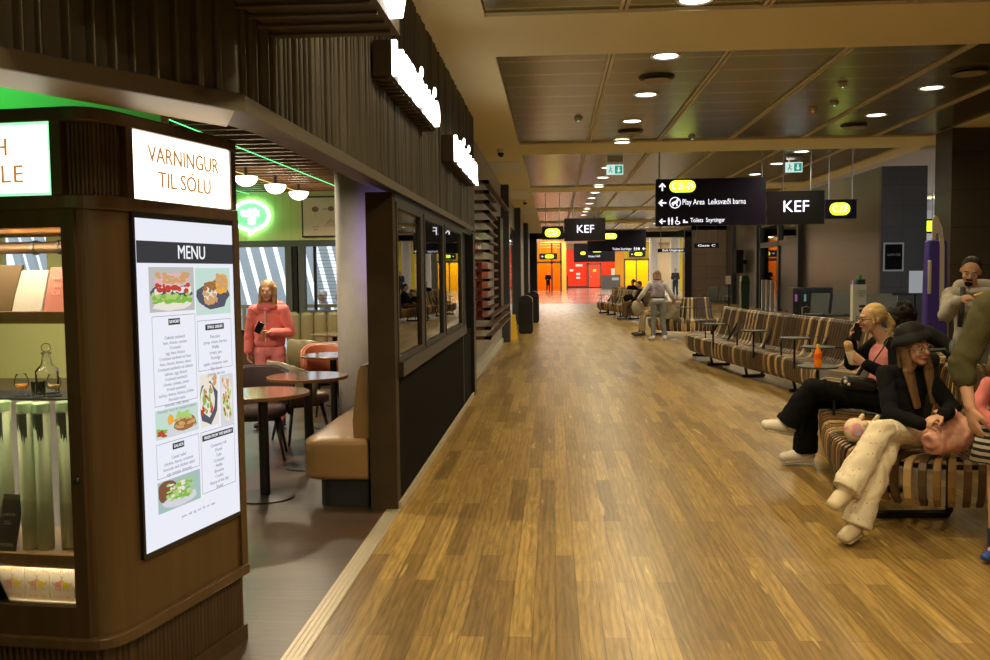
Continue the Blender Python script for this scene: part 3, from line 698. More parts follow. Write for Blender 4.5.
picture(.80, .955, .508, .682, 'plate', [(.5, .5, .45, .45, 'cream', 1), (.5, .3, .3, .2, 'bread', 20), (.5, .6, .3, .25, 'leaf', 26), (.5, .5, .3, .3, 'crust', 12)], 4)
picture(.115, .545, .58, .67, 'mint', [(.5, .85, .5, .15, 'plate', 1), (.68, .62, .28, .26, 'crust', 1), (.68, .6, .24, .18, 'bread', 18), (.66, .35, .16, .12, 'leaf', 22), (.34, .4, .07, .2, 'orange', 1), (.12, .78, .1, .12, 'green', 14), (.12, .82, .1, .1, 'red', 8)], 5)
picture(.115, .545, .80, .897, 'teal', [(.2, .35, .25, .35, 'brown', 1), (.52, .72, .42, .24, 'plate', 1), (.52, .45, .30, .28, 'leaf', 50), (.52, .5, .28, .24, 'green', 26), (.5, .4, .2, .2, 'cream', 10)], 6)
# ------------------------------------------------------------------ goods in the showcase
def at2(s, e, z): return KC+D2*s+N2*e+V((0, 0, z))
def leaning(name, s0, s1, z0, h, m, label, cat, group=None, e=-.09, lean=.05, t=.014, shear=0.):
    o = thing(name, label, cat, tuple(at2((s0+s1)/2, e, z0)), 0, group)
    b = BM()
    lo = [at2(s0, e, z0), at2(s1, e, z0), at2(s1, e-t, z0), at2(s0, e-t, z0)]
    hi = [at2(s0+shear, e-lean, z0+h), at2(s1+shear, e-lean, z0+h), at2(s1+shear, e-lean-t, z0+h), at2(s0+shear, e-lean-t, z0+h)]
    loft(b, [lo, hi]); wpart('cover', b, m, o)
    return o
bk = leaning('booklet', .145, .275, 1.486, .155, mat('book_pink', (.80, .30, .25), .5), 'pink booklet with pale lettering at the right of the showcase shelf', 'book', 'booklets on the showcase shelf')
for i, s in enumerate(('THE WORD', 'BEST OF', 'ICELAND')): text(s, .02, mat('book_pale', (.85, .62, .55), .5), bk, at2(.21, -.087-.05*(.115-i*.026)/.155+.003, 1.486+.115-i*.026), -D2, (0, 0, 1), .0004)
bk = leaning('booklet', .285, .40, 1.486, .145, mat('book_white', (.88, .85, .78), .5), 'plain white booklet in the middle of the showcase shelf', 'book', 'booklets on the showcase shelf', shear=.0)
bk = leaning('booklet', .405, .55, 1.486, .165, mat('book_brown', (.20, .12, .05), .5), 'brown booklet on the showcase shelf at the left photo edge', 'book', 'booklets on the showcase shelf', shear=-.015)
# green lidded gift tubes on the lower shelf
gt = mat('tube_pale_green', (.55, .62, .38), .5, noise=.06, nscale=6); gl = mat('tube_lid_green', (.40, .56, .32), .45)
gp = mat('tube_print', (.03, .04, .03), .55)
def giftube(s, e, label, r=.0275, h=.53):
    o = thing('gift_tube', label, 'gift tube', tuple(at2(s, e, .625)), 0, 'pale green gift tubes on the showcase floor')
    b = BM(); lathe(b, [(0, 0), (r-.002, 0), (r, .003), (r, h-.03)], seg=20); part('tube_body', b, gt, o, smooth=True)
    b = BM(); lathe(b, [(r, h-.03), (r+.002, h-.03), (r+.002, h), (r-.002, h+.004), (0, h+.004)], seg=20); part('lid', b, gl, o)
    b = BM(); rr = random.Random(int(s*1000)); prev = None   # ragged dark print below the lid
    for k in range(15):
        a = -PI/2-1.0+k*.12; dz = .03+.05*abs(math.sin(k*1.9))*rr.uniform(.4, 1)+(.04 if k > 7 else 0)
        p = (b.verts.new((math.cos(a)*(r+.0012), math.sin(a)*(r+.0012), h-.035)), b.verts.new((math.cos(a)*(r+.0012), math.sin(a)*(r+.0012), h-.035-dz)))
        if prev: b.faces.new((prev[0], p[0], p[1], prev[1]))
        prev = p
    part('print', b, gp, o)
    return o
giftube(.235, -.125, 'pale green gift tube nearest the lock of the showcase'); giftube(.302, -.09, 'middle one of three pale green gift tubes in the showcase'); giftube(.366, -.09, 'pale green gift tube just right of the small black card'); giftube(.480, -.11, 'pale green gift tube behind the small black card at the left photo edge', .034)
cd = leaning('display_card', .395, .475, .625, .20, mat('card_black', (.022, .02, .015), .45), 'small black info card leaning among the green gift tubes', 'card', e=-.045, lean=.03, t=.004, shear=-.02)
ct = mat('card_print', (.62, .60, .5), .5)
text('LUNDI ÖL', .013, ct, cd, at2(.425, -.059+.003, .755), -D2, (0, 0, 1), .0004); text('Íslenskt\nhandverk', .008, ct, cd, at2(.428, -.055+.003, .728), -D2, (0, 0, 1), .0004); text('LOKSINS', .017, ct, cd, at2(.436, -.0475+.003, .648), -D2, (0, 0, 1), .0004)
# whisky glasses, tumbler and decanter on the dark shelf
gg = glass('thin_glass', (.97, .97, .97), 1.14)
def goblet(s, e, label, fill, sc_=1.):
    o = thing('tasting_glass', label, 'glass', tuple(at2(s, e, 1.158)), 0, 'glasses on the dark shelf of the showcase')
    b = BM(); lathe(b, [(.026, 0), (.026, .003), (.004, .006), (.004, .022), (.018, .03), (.026, .045), (.024, .065), (.018, .085)], seg=18); part('bowl', b, gg, o, smooth=True)
    if fill:
        b = BM(); lathe(b, [(0, .028), (.014, .031), (.021, .042), (.021, .046), (0, .046)], seg=16); part('drink', b, fill, o, smooth=True)
    return o
amb = mat('whisky_amber', (.75, .28, .02), .15, emit=(.8, .3, .02), es=.12); amb2 = mat('whisky_pale', (.70, .48, .15), .15)  # amber emission stands in for light the drink does not receive
goblet(.49, -.24, 'round tasting glass with amber drink in the showcase', amb); goblet(.355, -.24, 'round tasting glass with pale golden drink in the showcase', amb2)
o = thing('tumbler', 'small clear tumbler between two tasting glasses in the showcase', 'glass', tuple(at2(.405, -.22, 1.158)), 0)
b = BM(); lathe(b, [(.02, 0), (.022, .004), (.026, .06), (.0235, .06), (.019, .008), (0, .008)], seg=16); part('tumbler_body', b, gg, o, smooth=True)
o = thing('decanter', 'clear glass decanter with stopper behind the tumbler', 'bottle', tuple(at2(.44, -.32, 1.158)), 0)
b = BM(); lathe(b, [(0, 0), (.04, 0), (.042, .005), (.042, .09), (.02, .115), (.014, .15), (.02, .16), (.017, .16), (.011, .15), (.017, .115), (.038, .09), (.038, .008), (0, .008)], seg=18); part('flask', b, gg, o, smooth=True)
b = BM(); ball(b, (0, 0, .178), .018, 12); cyl(b, (0, 0, .145), .010, .02, 12); part('stopper', b, gg, o, smooth=True)
o = thing('metal_canister', 'brushed metal tube lying near the top of the showcase', 'tube', tuple(at2(.45, -.2, 1.70)), 0)
b = BM(); tube(b, [at2(.9, -.20, 1.715), at2(.26, -.20, 1.715)], .022, 14); wpart('rod', b, mat('copper_rod', (.55, .40, .28), .3, .9), o)
b = BM()
for s in (.27, .37): tube(b, [at2(s, -.20, 1.715), at2(s+.012, -.20, 1.715)], .027, 14)
wpart('collar', b, _M['steel'], o)
# boxes with the printed pair of horned donkeys in the lit bin
pk = mat('donkey_pink', (.80, .33, .28), .5); ye = mat('donkey_yellow', (.85, .68, .03), .5); br_ = mat('donkey_brown', (.30, .18, .08), .5)
cardb = mat('snack_box_white', (.85, .80, .70), .5)
def snackbox(s, label):
    o = thing('snack_box', label, 'box', tuple(at2(s, -.05, .452)), 0, 'white snack boxes in the lit bin')
    h = .128
    b = BM(); P = [at2(s-.046, -.045, 0), at2(s+.046, -.045, 0), at2(s+.046, -.13, 0), at2(s-.046, -.13, 0)]; prism(b, [(p.x, p.y) for p in P], .452, .452+h); wpart('carton', b, cardb, o)
    def ell(b, x, z, rx, rz, a=0):   # x to the right in the picture
        pts = []
        for k in range(12):
            q = 2*PI*k/12; dx, dz = math.cos(q)*rx, math.sin(q)*rz
            pts.append(b.verts.new(at2(s-(x+dx*math.cos(a)-dz*math.sin(a)), -.0445, .452+z+dx*math.sin(a)+dz*math.cos(a))))
        b.faces.new(pts)
    for name, m, x, hx in (('pink_donkey', pk, -.015, 1), ('yellow_donkey', ye, .016, -1)):
        b = BM(); ell(b, x, .060, .014, .010); ell(b, x+hx*.013, .072, .009, .006, hx*.7)
        for l in (-.008, -.003, .004, .008): ell(b, x+l*1.2, .045, .002, .011)
        wpart(name, b, m, o)
        b = BM(); ell(b, x+hx*.018, .087, .0010, .010, -hx*.7); ell(b, x-hx*.018, .062, .0014, .009, hx*.5); wpart('horn_and_tail', b, br_, o)
    for k, c in enumerate('UNIPORN'):
        text(c, .021, (pk, ye, mat('print_blue', (.45, .6, .7), .5))[k % 3], o, at2(s+.034-k*.0115, -.0440, .452+.106), -D2, (0, 0, 1), .0003, name='print')
    text('DONKEY BARS', .015, mat('print_orange', (.85, .36, .05), .5), o, at2(s, -.0440, .452+.014), -D2, (0, 0, 1), .0003, name='print', width=.07)
for i, s in enumerate((.108, .206, .304, .402, .500)):
    snackbox(s+.01, ['snack box half hidden by the right edge of the lit bin', 'snack box with two horned donkeys, second from the right in the lit bin', 'snack box with two horned donkeys, third from the right in the lit bin', 'snack box with two horned donkeys cut by the left photo edge', 'snack box at the left end of the bin, cut off by the photo edge'][i])
# ------------------------------------------------------------------ lit letter signs on the facade
lit = emis('letter_white', (1, .93, .80), 6.); sgd = mat('sign_box_dark', (.075, .055, .035), .5)
def letter_sign(label, y0, y1, z0, z1, x1, word, width, acc, size, y2=None):
    o = thing('lit_letter_sign', label, 'sign', (-1.067, (y0+y1)/2, z0), 0, 'lit letter signs on the black facade')
    b = BM(); box(b, -1.03, x1-.02, y0, y1, z0, z1); wpart('sign_box', b, sgd, o)
    for wi, (wd, f0, f1) in enumerate(word):   # each word fills the height of the box
        t = text(wd, size, lit, o, (x1-.005, y0+(y1-y0)*(f0+f1)/2, (z0+z1)/2), (0, 1, 0), (0, 0, 1), .014, width=(y1-y0)*(f1-f0), name='letters')
        zs = [v.co.z for v in t.data.vertices]; k = (z1-z0)/(max(zs)-min(zs)); c0 = min(zs)
        for v in t.data.vertices: v.co.z = (v.co.z-c0)*k
    for f in acc:
        b = BM(); ball(b, (x1-.005, y0+(y1-y0)*f, z1+.055), (.014, .035, .04), 10); wpart('accent', b, lit, o)
    b = BM(); y = y0+.05
    while y < y1: tube(b, [(-1.04, y, z0+.02), (-1.04, y, z0-.01), (x1-.04, y, z0-.01)], .008, 6); y += .12; wpart('bracket', b, sgd, o); b = BM()
    b.free()
    return o
letter_sign('long lit letter sign on the black facade, nearer the camera', 5.22, 7.22, 2.75, 2.95, -.90, (('HERDI', 0, .64), ('LIO', .70, 1)), 1.95, (.55, .90), .30)
letter_sign('lit letter sign farther down the black facade', 8.45, 10.85, 2.66, 2.90, -.90, (('MAINAR', 0, 1),), 2.35, (.36, .58), .34)
letter_sign('large lit letter sign cut off by the top edge of the photo', 2.2, 3.42, 2.50, 3.0, -.55, (('LNO', 0, 1),), 1.22, (), .66)
# ------------------------------------------------------------------ slatted screen, fire point, bins on the left wall
o = thing('slatted_screen', 'dark red wooden slat screen projecting from the stone wall', 'wall screen', (-1.2, 16.5, .55))
rs = mat('dark_red_wood', (.075, .028, .018), .4)
for k in range(17):
    z = .62+k*.145; b = BM()
    y0, y1 = (13.3, 19.4) if k in (0, 1, 2, 16) else (13.3, 15.4)
    box(b, -1.199, -.94, y0, y0+.28, z, z+.035); box(b, -1.03, -.94, y0, y1, z, z+.035); wpart('slat', b, rs, o)
b = BM(); box(b, -1.199, -1.06, 18.2, 19.2, .6, 2.75); wpart('upright', b, mat('screen_upright', (.03, .02, .017), .4), o)
o = thing('fire_alarm_sign', 'small square red and white fire sign on the stone wall', 'sign', (-1.2, 14.3, 1.95))
b = BM(); box(b, -1.199, -1.185, 13.9, 14.9, 1.93, 2.17); wpart('white_plate', b, mat('sign_plate_white', (.8, .78, .72), .5), o)
b = BM(); box(b, -1.185, -1.181, 13.97, 14.83, 1.95, 2.15); wpart('red_field', b, mat('fire_red', (.75, .03, .02), .4), o)
b = BM(); box(b, -1.181, -1.178, 14.5, 14.75, 2.0, 2.12); box(b, -1.181, -1.178, 14.15, 14.45, 1.98, 2.04); wpart('symbol', b, _M['sign_plate_white'], o)
b = BM(); box(b, -1.199, -1.12, 14.15, 15.5, .90, 1.78); tag(center(part('fire_hose_cabinet', b, mat('cabinet_red', (.50, .05, .03), .4), bevel=.01)), 'red fire hose cabinet behind the dark slat screen', 'cabinet')
def bin_(x, y, label, s=1.):
    o = thing('waste_bin', label, 'bin', (x, y, 0), 0, 'dark bins along the left wall')
    b = BM(); box(b, -.19*s, .19*s, -.2, .2, .04, .86); part('bin_body', b, mat('bin_dark', (.02, .021, .02), .35, .3), o, bevel=.02)
    b = BM(); loft(b, [[V((math.cos(a)*.19*s, yy, .86+math.sin(a)*.16)) for a in [PI*k/12 for k in range(13)]] for yy in (-.2, .2)]); part('domed_lid', b, mat('bin_lid', (.03, .03, .028), .35, .3), o)
    b = BM(); box(b, -.16*s, .16*s, -.17, .17, 0, .04); part('bin_foot', b, _M['near_black'], o)
bin_(-.74, 24.0, 'dark bin with domed lid, nearer of two on the left'); bin_(-.66, 29.3, 'dark bin with domed lid standing behind the nearer bin')
o = thing('wet_floor_sign', 'small yellow folding floor sign by the left wall', 'floor sign', (-.98, 21.9, 0))
yl = mat('caution_yellow', (.85, .50, .02), .45)
for sg in (-1, 1):
    b = BM(); loft(b, [[V((-.10, sg*.14, 0)), V((.10, sg*.14, 0)), V((.10, sg*.14+.02, 0)), V((-.10, sg*.14+.02, 0))], [V((-.05, sg*.01, .6)), V((.05, sg*.01, .6)), V((.05, sg*.01+.02, .6)), V((-.05, sg*.01+.02, .6))]]); part('panel', b, yl, o)
def cctv(x, y, z, label):
    o = thing('security_camera', label, 'security camera', (x, y, z), 0, 'dome cameras')
    b = BM(); cyl(b, (0, 0, -.06), .065, .06, 18); part('housing', b, _M['white_plaster'], o)
    b = BM(); ball(b, (0, 0, -.07), (.052, .052, .06), 14); part('dome', b, mat('camera_dome', (.02, .02, .025), .1), o, smooth=True)
cctv(-.85, 15.0, ZC, 'white dome camera under the ceiling by the left wall'); cctv(-.78, 25.5, ZC, 'small dark dome camera farther along the left ceiling edge')
# ------------------------------------------------------------------ cafe furniture
ttop = mat('table_top_gloss', (.22, .13, .09), .12, noise=.2, nscale=3, coat=.5); tedge = mat('table_edge_copper', (.20, .09, .04), .35, .3)
def cafe_table(x, y, label, r=.335):
    o = thing('cafe_table', label, 'table', (x, y, 0), 0, 'round cafe tables')
    b = BM(); cyl(b, (0, 0, .745), r-.004, .022, 48); part('tabletop', b, ttop, o, bevel=.003)
    b = BM(); lathe(b, [(r-.02, .738), (r, .742), (r, .763), (r-.004, .766), (r-.004, .742)], seg=48); part('edge_band', b, tedge, o)
    b = BM(); cyl(b, (0, 0, .02), .036, .72, 20); part('column', b, _M['black_metal'], o, smooth=False)
    b = BM(); lathe(b, [(0, 0), (.215, 0), (.215, .010), (.06, .022), (0, .022)], seg=36); part('base_plate', b, _M['black_metal'], o)
    return o
cafe_table(-2.10, 6.33, 'round cafe table nearest the camera, partly behind the menu kiosk')
cafe_table(-2.06, 7.38, 'second round cafe table, in front of the concrete column beside the bench')
cafe_table(-2.33, 9.35, 'third round cafe table, its right half behind the concrete column')
cafe_table(-2.62, 10.95, 'small far round cafe table just left of the concrete column')
cafe_table(-3.15, 12.75, 'round cafe table farthest back, in front of the tufted wall bench')
olive = mat('olive_leather', (.19, .155, .075), .38, bump=.1, bscale=30); orange = mat('rust_velvet', (.30, .07, .025), .55); plum = mat('plum_brown_fabric', (.045, .026, .027), .7, spec=.2); brseat = mat('brown_seat_leather', (.12, .065, .032), .4); bleg = mat('black_wood_leg', (.015, .013, .012), .4)
def chair(name, x, y, rz, label, cin, cout, cseat):
    o = thing(name, label, 'chair', (x, y, 0), rz, 'tub chairs around the cafe tables')
    # faces -Y locally
    b = BM(); loft(b, [[V((math.copysign(abs(math.cos(a))**.7, math.cos(a))*.235*q, -.02+math.copysign(abs(math.sin(a))**.7, math.sin(a))*.235*q, z)) for a in [2*PI*k/28 for k in range(28)]] for q, z in ((.9, .375), (1, .39), (1.02, .43), (.97, .465), (.8, .475))]); part('seat', b, cseat, o, smooth=True)
    def shell(r0, r1, zl, nm, m, dz=0):
        b = BM(); n = 26; rings = []
        for k in range(n+1):
            t = -1+2*k/n; a = PI/2+t*1.72
            top = .80-.20*max(0, abs(t)-.25)**1.4+dz; low = zl
            c, s_ = math.cos(a), math.sin(a); tl = .035
            rings.append([V((c*r0, s_*r0, low)), V((c*r1, s_*r1, low)), V((c*(r1+tl), s_*(r1+tl), (low+top)/2+.02)), V((c*(r1+tl), s_*(r1+tl), top-.012)), V((c*(r1+r0+2*tl)/2, s_*(r1+r0+2*tl)/2, top)), V((c*(r0+tl), s_*(r0+tl), top-.012)), V((c*(r0+tl), s_*(r0+tl), (low+top)/2+.02))])
        loft(b, rings); return part(nm, b, m, o, smooth=True)
    shell(.245, .275, .38, 'backrest', cout); shell(.222, .246, .42, 'inner_back', cin, -.012)
    b = BM(); box(b, -.16, .16, -.16, .16, .345, .385); part('seat_frame', b, bleg, o)
    for sx in (-1, 1):
        for sy in (-1, 1):
            b = BM(); tube(b, [(sx*.15, sy*.15, .37), (sx*.215, sy*.215, 0)], [.020, .011], 10); part('leg', b, bleg, o, smooth=True)
    return o
chair('tub_chair', -2.60, 7.74, .25, 'dark plum tub chair facing the camera behind the nearest table', plum, plum, plum)
chair('tub_chair', -2.46, 8.55, PI-.9, 'olive tub chair with rust inside and brown seat, in front of the girl', orange, olive, brseat)
chair('tub_chair', -3.12, 11.4, PI-.35, 'olive tub chair farthest back, seen from behind by the wall bench', olive, olive, olive)
chair('tub_chair', -2.62, 10.25, .55, 'rust coloured tub chair half hidden by the concrete column', orange, orange, brseat)
# banquette by the window wall
o = thing('banquette', 'brown leather banquette bench with rounded end by the cafe opening', 'bench', (-1.49, 7.0, 0))
bql = mat('banquette_leather', (.26, .145, .055), .36, bump=.08, bscale=14, noise=.15, nscale=3)
def rrect(x0, x1, y0, y1, r, n=8):
    out = []
    for cx, cy, a0 in ((x1-r[2], y1-r[2], 0), (x0+r[3], y1-r[3], PI/2), (x0+r[0], y0+r[0], PI), (x1-r[1], y0+r[1], 1.5*PI)):
        rr = r[(2, 3, 0, 1)[(0, PI/2, PI, 1.5*PI).index(a0)]]
        for k in range(n+1): out.append((cx+rr*math.cos(a0+PI/2*k/n), cy+rr*math.sin(a0+PI/2*k/n)))
    return out
b = BM(); 
rings = []
for e, z in ((.03, .20), (.005, .215), (0, .24), (0, .44), (.006, .468), (.03, .485), (.09, .492)):
    rings.append([V((x-(-1.49), y-7.0, z)) for x, y in rrect(-1.73+e, -1.27-e*.2, 5.99+e, 8.24-e, (.11, .02, .02, .05))])
loft(b, rings); part('seat', b, bql, o, smooth=True, auto=.9)
b = BM(); prism(b, [(x+1.49, y-7.0) for x, y in rrect(-1.64, -1.28, 6.08, 8.2, (.10, .02, .02, .02))], 0, .21); part('plinth', b, _M['near_black'], o)
b = BM(); P = [(.115, .47), (.11, .6), (.14, .85), (.155, .95), (.175, .985), (.205, .985), (.225, .95), (.225, .47)]
loft(b, [[V((x, yy, z)) for x, z in P] for yy in (-.96, -.95, 1.22, 1.23)]); part('backrest', b, bql, o, smooth=True, auto=.8)
# concrete column
b = BM(); cyl(b, (0, 0, 0), .28, 3.06, 48); c_ = struct('trim_column', b, mat('concrete', (.66, .62, .60), .7, noise=.07, nscale=7, bump=.12, bscale=20), smooth=False); c_.location = (-1.81, 8.62, 0); smoothall(c_.data)
# tufted bench along the back wall
o = thing('tufted_wall_bench', 'olive bench with vertical channel back below the far cafe window', 'bench', (-2.9, 13.6, 0))
for k in range(14):
    b = BM(); ecap(b, (-1.16+k*.21, .25, .52), (-1.16+k*.21, .25, .98), (.104, .06), (.104, .06), (1, 0, 0), 14); part('back_channel', b, olive, o, smooth=True)
b = BM(); box(b, -1.28, 1.7, -.28, .22, .18, .47); part('seat', b, olive, o, bevel=.04)
b = BM(); box(b, -1.25, 1.68, -.2, .32, 0, .2); box(b, -1.28, 1.7, .28, .33, .2, 1.0); part('plinth', b, _M['near_black'], o)
o = thing('low_divider', 'dark brown low divider behind the girl in pink', 'divider', (-4.6, 12.6, 0))
b = BM(); box(b, -.9, .55, -.05, .05, 0, .80); part('panel', b, mat('divider_brown', (.06, .032, .015), .5), o)
b = BM(); box(b, -.92, .57, -.07, .07, .80, .84); part('top_rail', b, _M['black_metal'], o)
tag(center(part('menu_leaflet', (lambda b: (box(b, -3.55, -3.40, 13.18, 13.30, .48, .60), b)[1])(BM()), mat('leaflet', (.5, .4, .25), .5))), 'small pale leaflet on the tufted bench behind the olive chair', 'leaflet')
# pendants, neon bubble, framed print
for i, (x, y) in enumerate(((-3.61, 10.5), (-3.57, 11.5), (-3.55, 12.5))):
    o = thing('globe_pendant', ('nearest', 'middle', 'farthest')[i]+' of three glowing half-globe lamps under the slatted cafe ceiling', 'lamp', (x, y, 2.66), 0, 'half-globe lamps in the cafe')
    b = BM(); lathe(b, [(0, 0)]+[(.135*math.sin(a), .115*(1-math.cos(a))) for a in [PI/2*k/8 for k in range(1, 9)]]+[(.12, .118), (0, .118)], seg=28); part('globe', b, emis('globe_glow', (1, .94, .82), 4.5), o, smooth=True)
    b = BM(); cyl(b, (0, 0, .115), .018, .11, 12); part('mount', b, bleg, o)
    lamp('globe_lamp', 'POINT', (x, y, 2.62), 12, (1, .82, .5), .1)
o = thing('neon_sign', 'round glowing green neon speech bubble on the panelled wall', 'neon sign', (-4.73, 13.94, 2.2))
ne = emis('neon_green', (.35, 1, .50), 14.)
b = BM(); pts = []
for k in range(45):
    a = -PI*.44+2*PI*.955*k/44; pts.append((-4.73+.29*math.cos(a), 13.92, 2.555+.225*math.sin(a)))
pts.append((-4.76, 13.92, 2.25)); pts.append(pts[0]); tube(b, pts, .018, 8); wpart('bubble_outline', b, ne, o)
text('takk', .17, ne, o, (-4.74, 13.92, 2.60), (1, 0, 0), (0, 0, 1), .008); text('til', .15, ne, o, (-4.72, 13.92, 2.47), (1, 0, 0), (0, 0, 1), .008)
b = BM(); cyl(b, (0, 0, 0), .27, .012, 36); bmesh.ops.scale(b, vec=(1, .78, 1), verts=b.verts); bmesh.ops.rotate(b, matrix=Matrix.Rotation(PI/2, 3, 'X'), verts=b.verts); bmesh.ops.translate(b, vec=(0, .008, .355), verts=b.verts); part('back_plate', b, mat('neon_plate', (.5, .75, .55), .3), o)
lamp('neon_glow', 'POINT', (-4.7, 13.5, 2.55), 6, (.15, 1, .3), .25)
lamp('green_glow', 'POINT', (-2.75, 3.8, 2.5), 5, (.08, 1, .22), .15)
o = thing('framed_print', 'framed beige print with small drawings on the yellow-green wall', 'picture', (-3.5, 13.95, 2.2))
b = BM(); box(b, -3.92, -3.1, 13.93, 13.955, 2.2, 2.84); wpart('frame', b, bleg, o)
b = BM(); box(b, -3.895, -3.125, 13.925, 13.932, 2.225, 2.815); wpart('sheet', b, mat('print_paper', (.56, .46, .34), .6), o)
ink = mat('print_ink', (.16, .10, .07), .6)
b = BM()
def disc(b, x, z, rx, rz, y=13.922):
    b.faces.new([b.verts.new((x+rx*math.cos(2*PI*k/18), y, z+rz*math.sin(2*PI*k/18))) for k in range(18)])
disc(b, -3.70, 2.635, .055, .045); disc(b, -3.45, 2.64, .05, .04); wpart('drawing', b, ink, o)
b = BM(); box(b, -3.58, -3.50, 13.921, 13.924, 2.63, 2.642)
for k in range(7): tube(b, [(-3.57+k*.03, 13.922, 2.36), (-3.49+k*.012, 13.922, 2.49-abs(k-3)*.012)], .0022, 4)
tube(b, [(-3.70, 13.922, 2.59), (-3.70, 13.922, 2.50)], .002, 4); wpart('line_drawing', b, ink, o)
text('KAFFI\nBAR', .04, ink, o, (-3.70, 13.922, 2.34), (1, 0, 0), (0, 0, 1), .0006)

# ------------------------------------------------------------------ hanging boards
navy = mat('board_navy', (.010, .007, .020), .35, spec=.3); scrb = mat('screen_black', (.012, .011, .012), .12)
pill = emis('pill_yellow', (.72, .95, .03), 2.2); pilt = emis('pill_text', (1, 1, .62), 2.6); tw = emis('board_white', (.95, .93, 1), 1.35); kw = emis('kef_white', (.92, .86, 1), 2.0)
def board(name, label, x0, x1, z0, z1, y, m=navy, rods=None, d=.12, cat='sign', grp=None, zc=ZC+.03):
    o = thing(name, label, cat, ((x0+x1)/2, y, z0), 0, grp)
    b = BM(); box(b, x0, x1, y, y+d, z0, z1); wpart('board', b, m, o, bevel=.006)
    for rx in rods if rods is not None else (x0+.1, x1-.1):
        b = BM(); cyl(b, (rx, y+d/2, z1), .013, zc-z1, 8); wpart('rod', b, _M['steel'], o)
    return o
def rr_patch(x0, x1, z0, z1, y, m, par, name='pill', d=.006):
    r = (z1-z0)/2; pts = [(x0+r+r*math.cos(a), z0+r+r*math.sin(a)) for a in [PI/2+PI*k/10 for k in range(11)]]+[(x1-r+r*math.cos(a), z0+r+r*math.sin(a)) for a in [-PI/2+PI*k/10 for k in range(11)]]
    b = BM(); loft(b, [[V((x, yy, z)) for x, z in pts] for yy in (y-d, y)]); return wpart(name, b, m, par)
def btext(s, size, x, z, y, par, m=tw, align='LEFT', width=None, name='lettering'):
    return text(s, size, m, par, (x, y-.004, z), (1, 0, 0), (0, 0, 1), .002, align=align, width=width, name=name)
def arrow(x, z, y, par, up=False, s=.075):
    b = BM(); P = [(-1, 0), (-.1, .9), (.15, .66), (-.28, .18), (1, .18), (1, -.18), (-.28, -.18), (.15, -.66), (-.1, -.9)]
    P = [(x+(q if not up else w_)*s, z+(w_ if not up else -q)*s) for q, w_ in P]
    va = [b.verts.new((a, y-.004, c)) for a, c in P]; b.faces.new(va); return wpart('arrow', b, tw, par)
def person_icon(b, x, z, y, h=.15):
    disc(b, x, z+h*.42, h*.10, h*.10, y); box(b, x-h*.13, x+h*.13, y-.001, y, z-.05*h, z+h*.28); box(b, x-h*.10, x-h*.02, y-.001, y, z-h*.5, z); box(b, x+h*.02, x+h*.10, y-.001, y, z-h*.5, z)
YB = 17.0
g = board('direction_board', 'big dark hanging board with arrows, play area and toilet signs', 1.91, 3.92, 2.445, 3.315, YB, rods=(1.98, 3.86))
arrow(2.03, 3.17, YB, g, True, .075); rr_patch(2.16, 2.64, 3.065, 3.285, YB, pill, g); btext('C 21-29', .17, 2.40, 3.175, YB-.006, g, pilt, 'CENTER', .40)
arrow(2.03, 2.875, YB, g); btext('Play Area  Leiksvæði barna', .145, 2.395, 2.88, YB, g, width=1.155)
b = BM(); ring = []
tube(b, [(2.265+.098*math.cos(2*PI*k/24), YB-.004, 2.875+.098*math.sin(2*PI*k/24)) for k in range(25)], .008, 6); ecap(b, (2.22, YB-.006, 2.86), (2.29, YB-.006, 2.89), .022, .026, None, 8); ball(b, (2.31, YB-.006, 2.925), .022, 8); ecap(b, (2.23, YB-.006, 2.85), (2.225, YB-.006, 2.82), .012, .011, None, 6); ecap(b, (2.29, YB-.006, 2.87), (2.30, YB-.006, 2.82), .012, .011, None, 6); wpart('play_icon', b, tw, g)
arrow(2.03, 2.535, YB, g, False, .06); btext('Toilets  Snyrtingar', .115, 2.545, 2.545, YB, g, width=.63)
b = BM(); person_icon(b, 2.15, 2.535, YB-.004, .13); person_icon(b, 2.21, 2.535, YB-.004, .13); wpart('toilet_icon', b, tw, g)
b = BM(); tube(b, [(2.31+.038*math.cos(a), YB-.004, 2.515+.038*math.sin(a)) for a in [PI*.6+1.45*PI*k/12 for k in range(13)]], .007, 6); tube(b, [(2.30, YB-.004, 2.585), (2.30, YB-.004, 2.53), (2.34, YB-.004, 2.525), (2.355, YB-.004, 2.49)], .008, 6); disc(b, 2.30, 2.60, .013, .013, YB-.004); wpart('wheelchair_icon', b, tw, g)
b = BM(); box(b, 2.41, 2.50, YB-.005, YB-.004, 2.50, 2.525); disc(b, 2.43, 2.545, .018, .018, YB-.005); wpart('baby_icon', b, tw, g)
g = board('airport_screen', 'black hanging screen reading KEF right of the big direction board', 3.95, 4.99, 2.445, 3.06, YB+.02, scrb, rods=(4.25, 4.75), cat='screen', grp='hanging KEF screens')
btext('KEF', .30, 4.47, 2.765, YB+.02, g, kw, 'CENTER', .46)
g = board('gate_sign', 'small hanging gate sign with yellow pill reading C22', 5.01, 5.57, 2.54, 2.89, YB+.03, rods=(5.08, 5.5))
rr_patch(5.08, 5.45, 2.60, 2.83, YB+.03, pill, g); btext('C22', .19, 5.265, 2.715, YB+.024, g, pilt, 'CENTER', .27)
YK = 24.5
g = board('airport_screen', 'black hanging screen reading KEF farther away over the walkway', .30, 1.41, 2.455, 3.065, YK, scrb, rods=(.55, 1.15), cat='screen', grp='hanging KEF screens')
btext('KEF', .30, .87, 2.765, YK, g, kw, 'CENTER', .46)
g = board('gate_sign', 'small hanging gate sign with yellow pill left of the far KEF screen', -.30, .28, 2.505, 2.86, YK+.02)
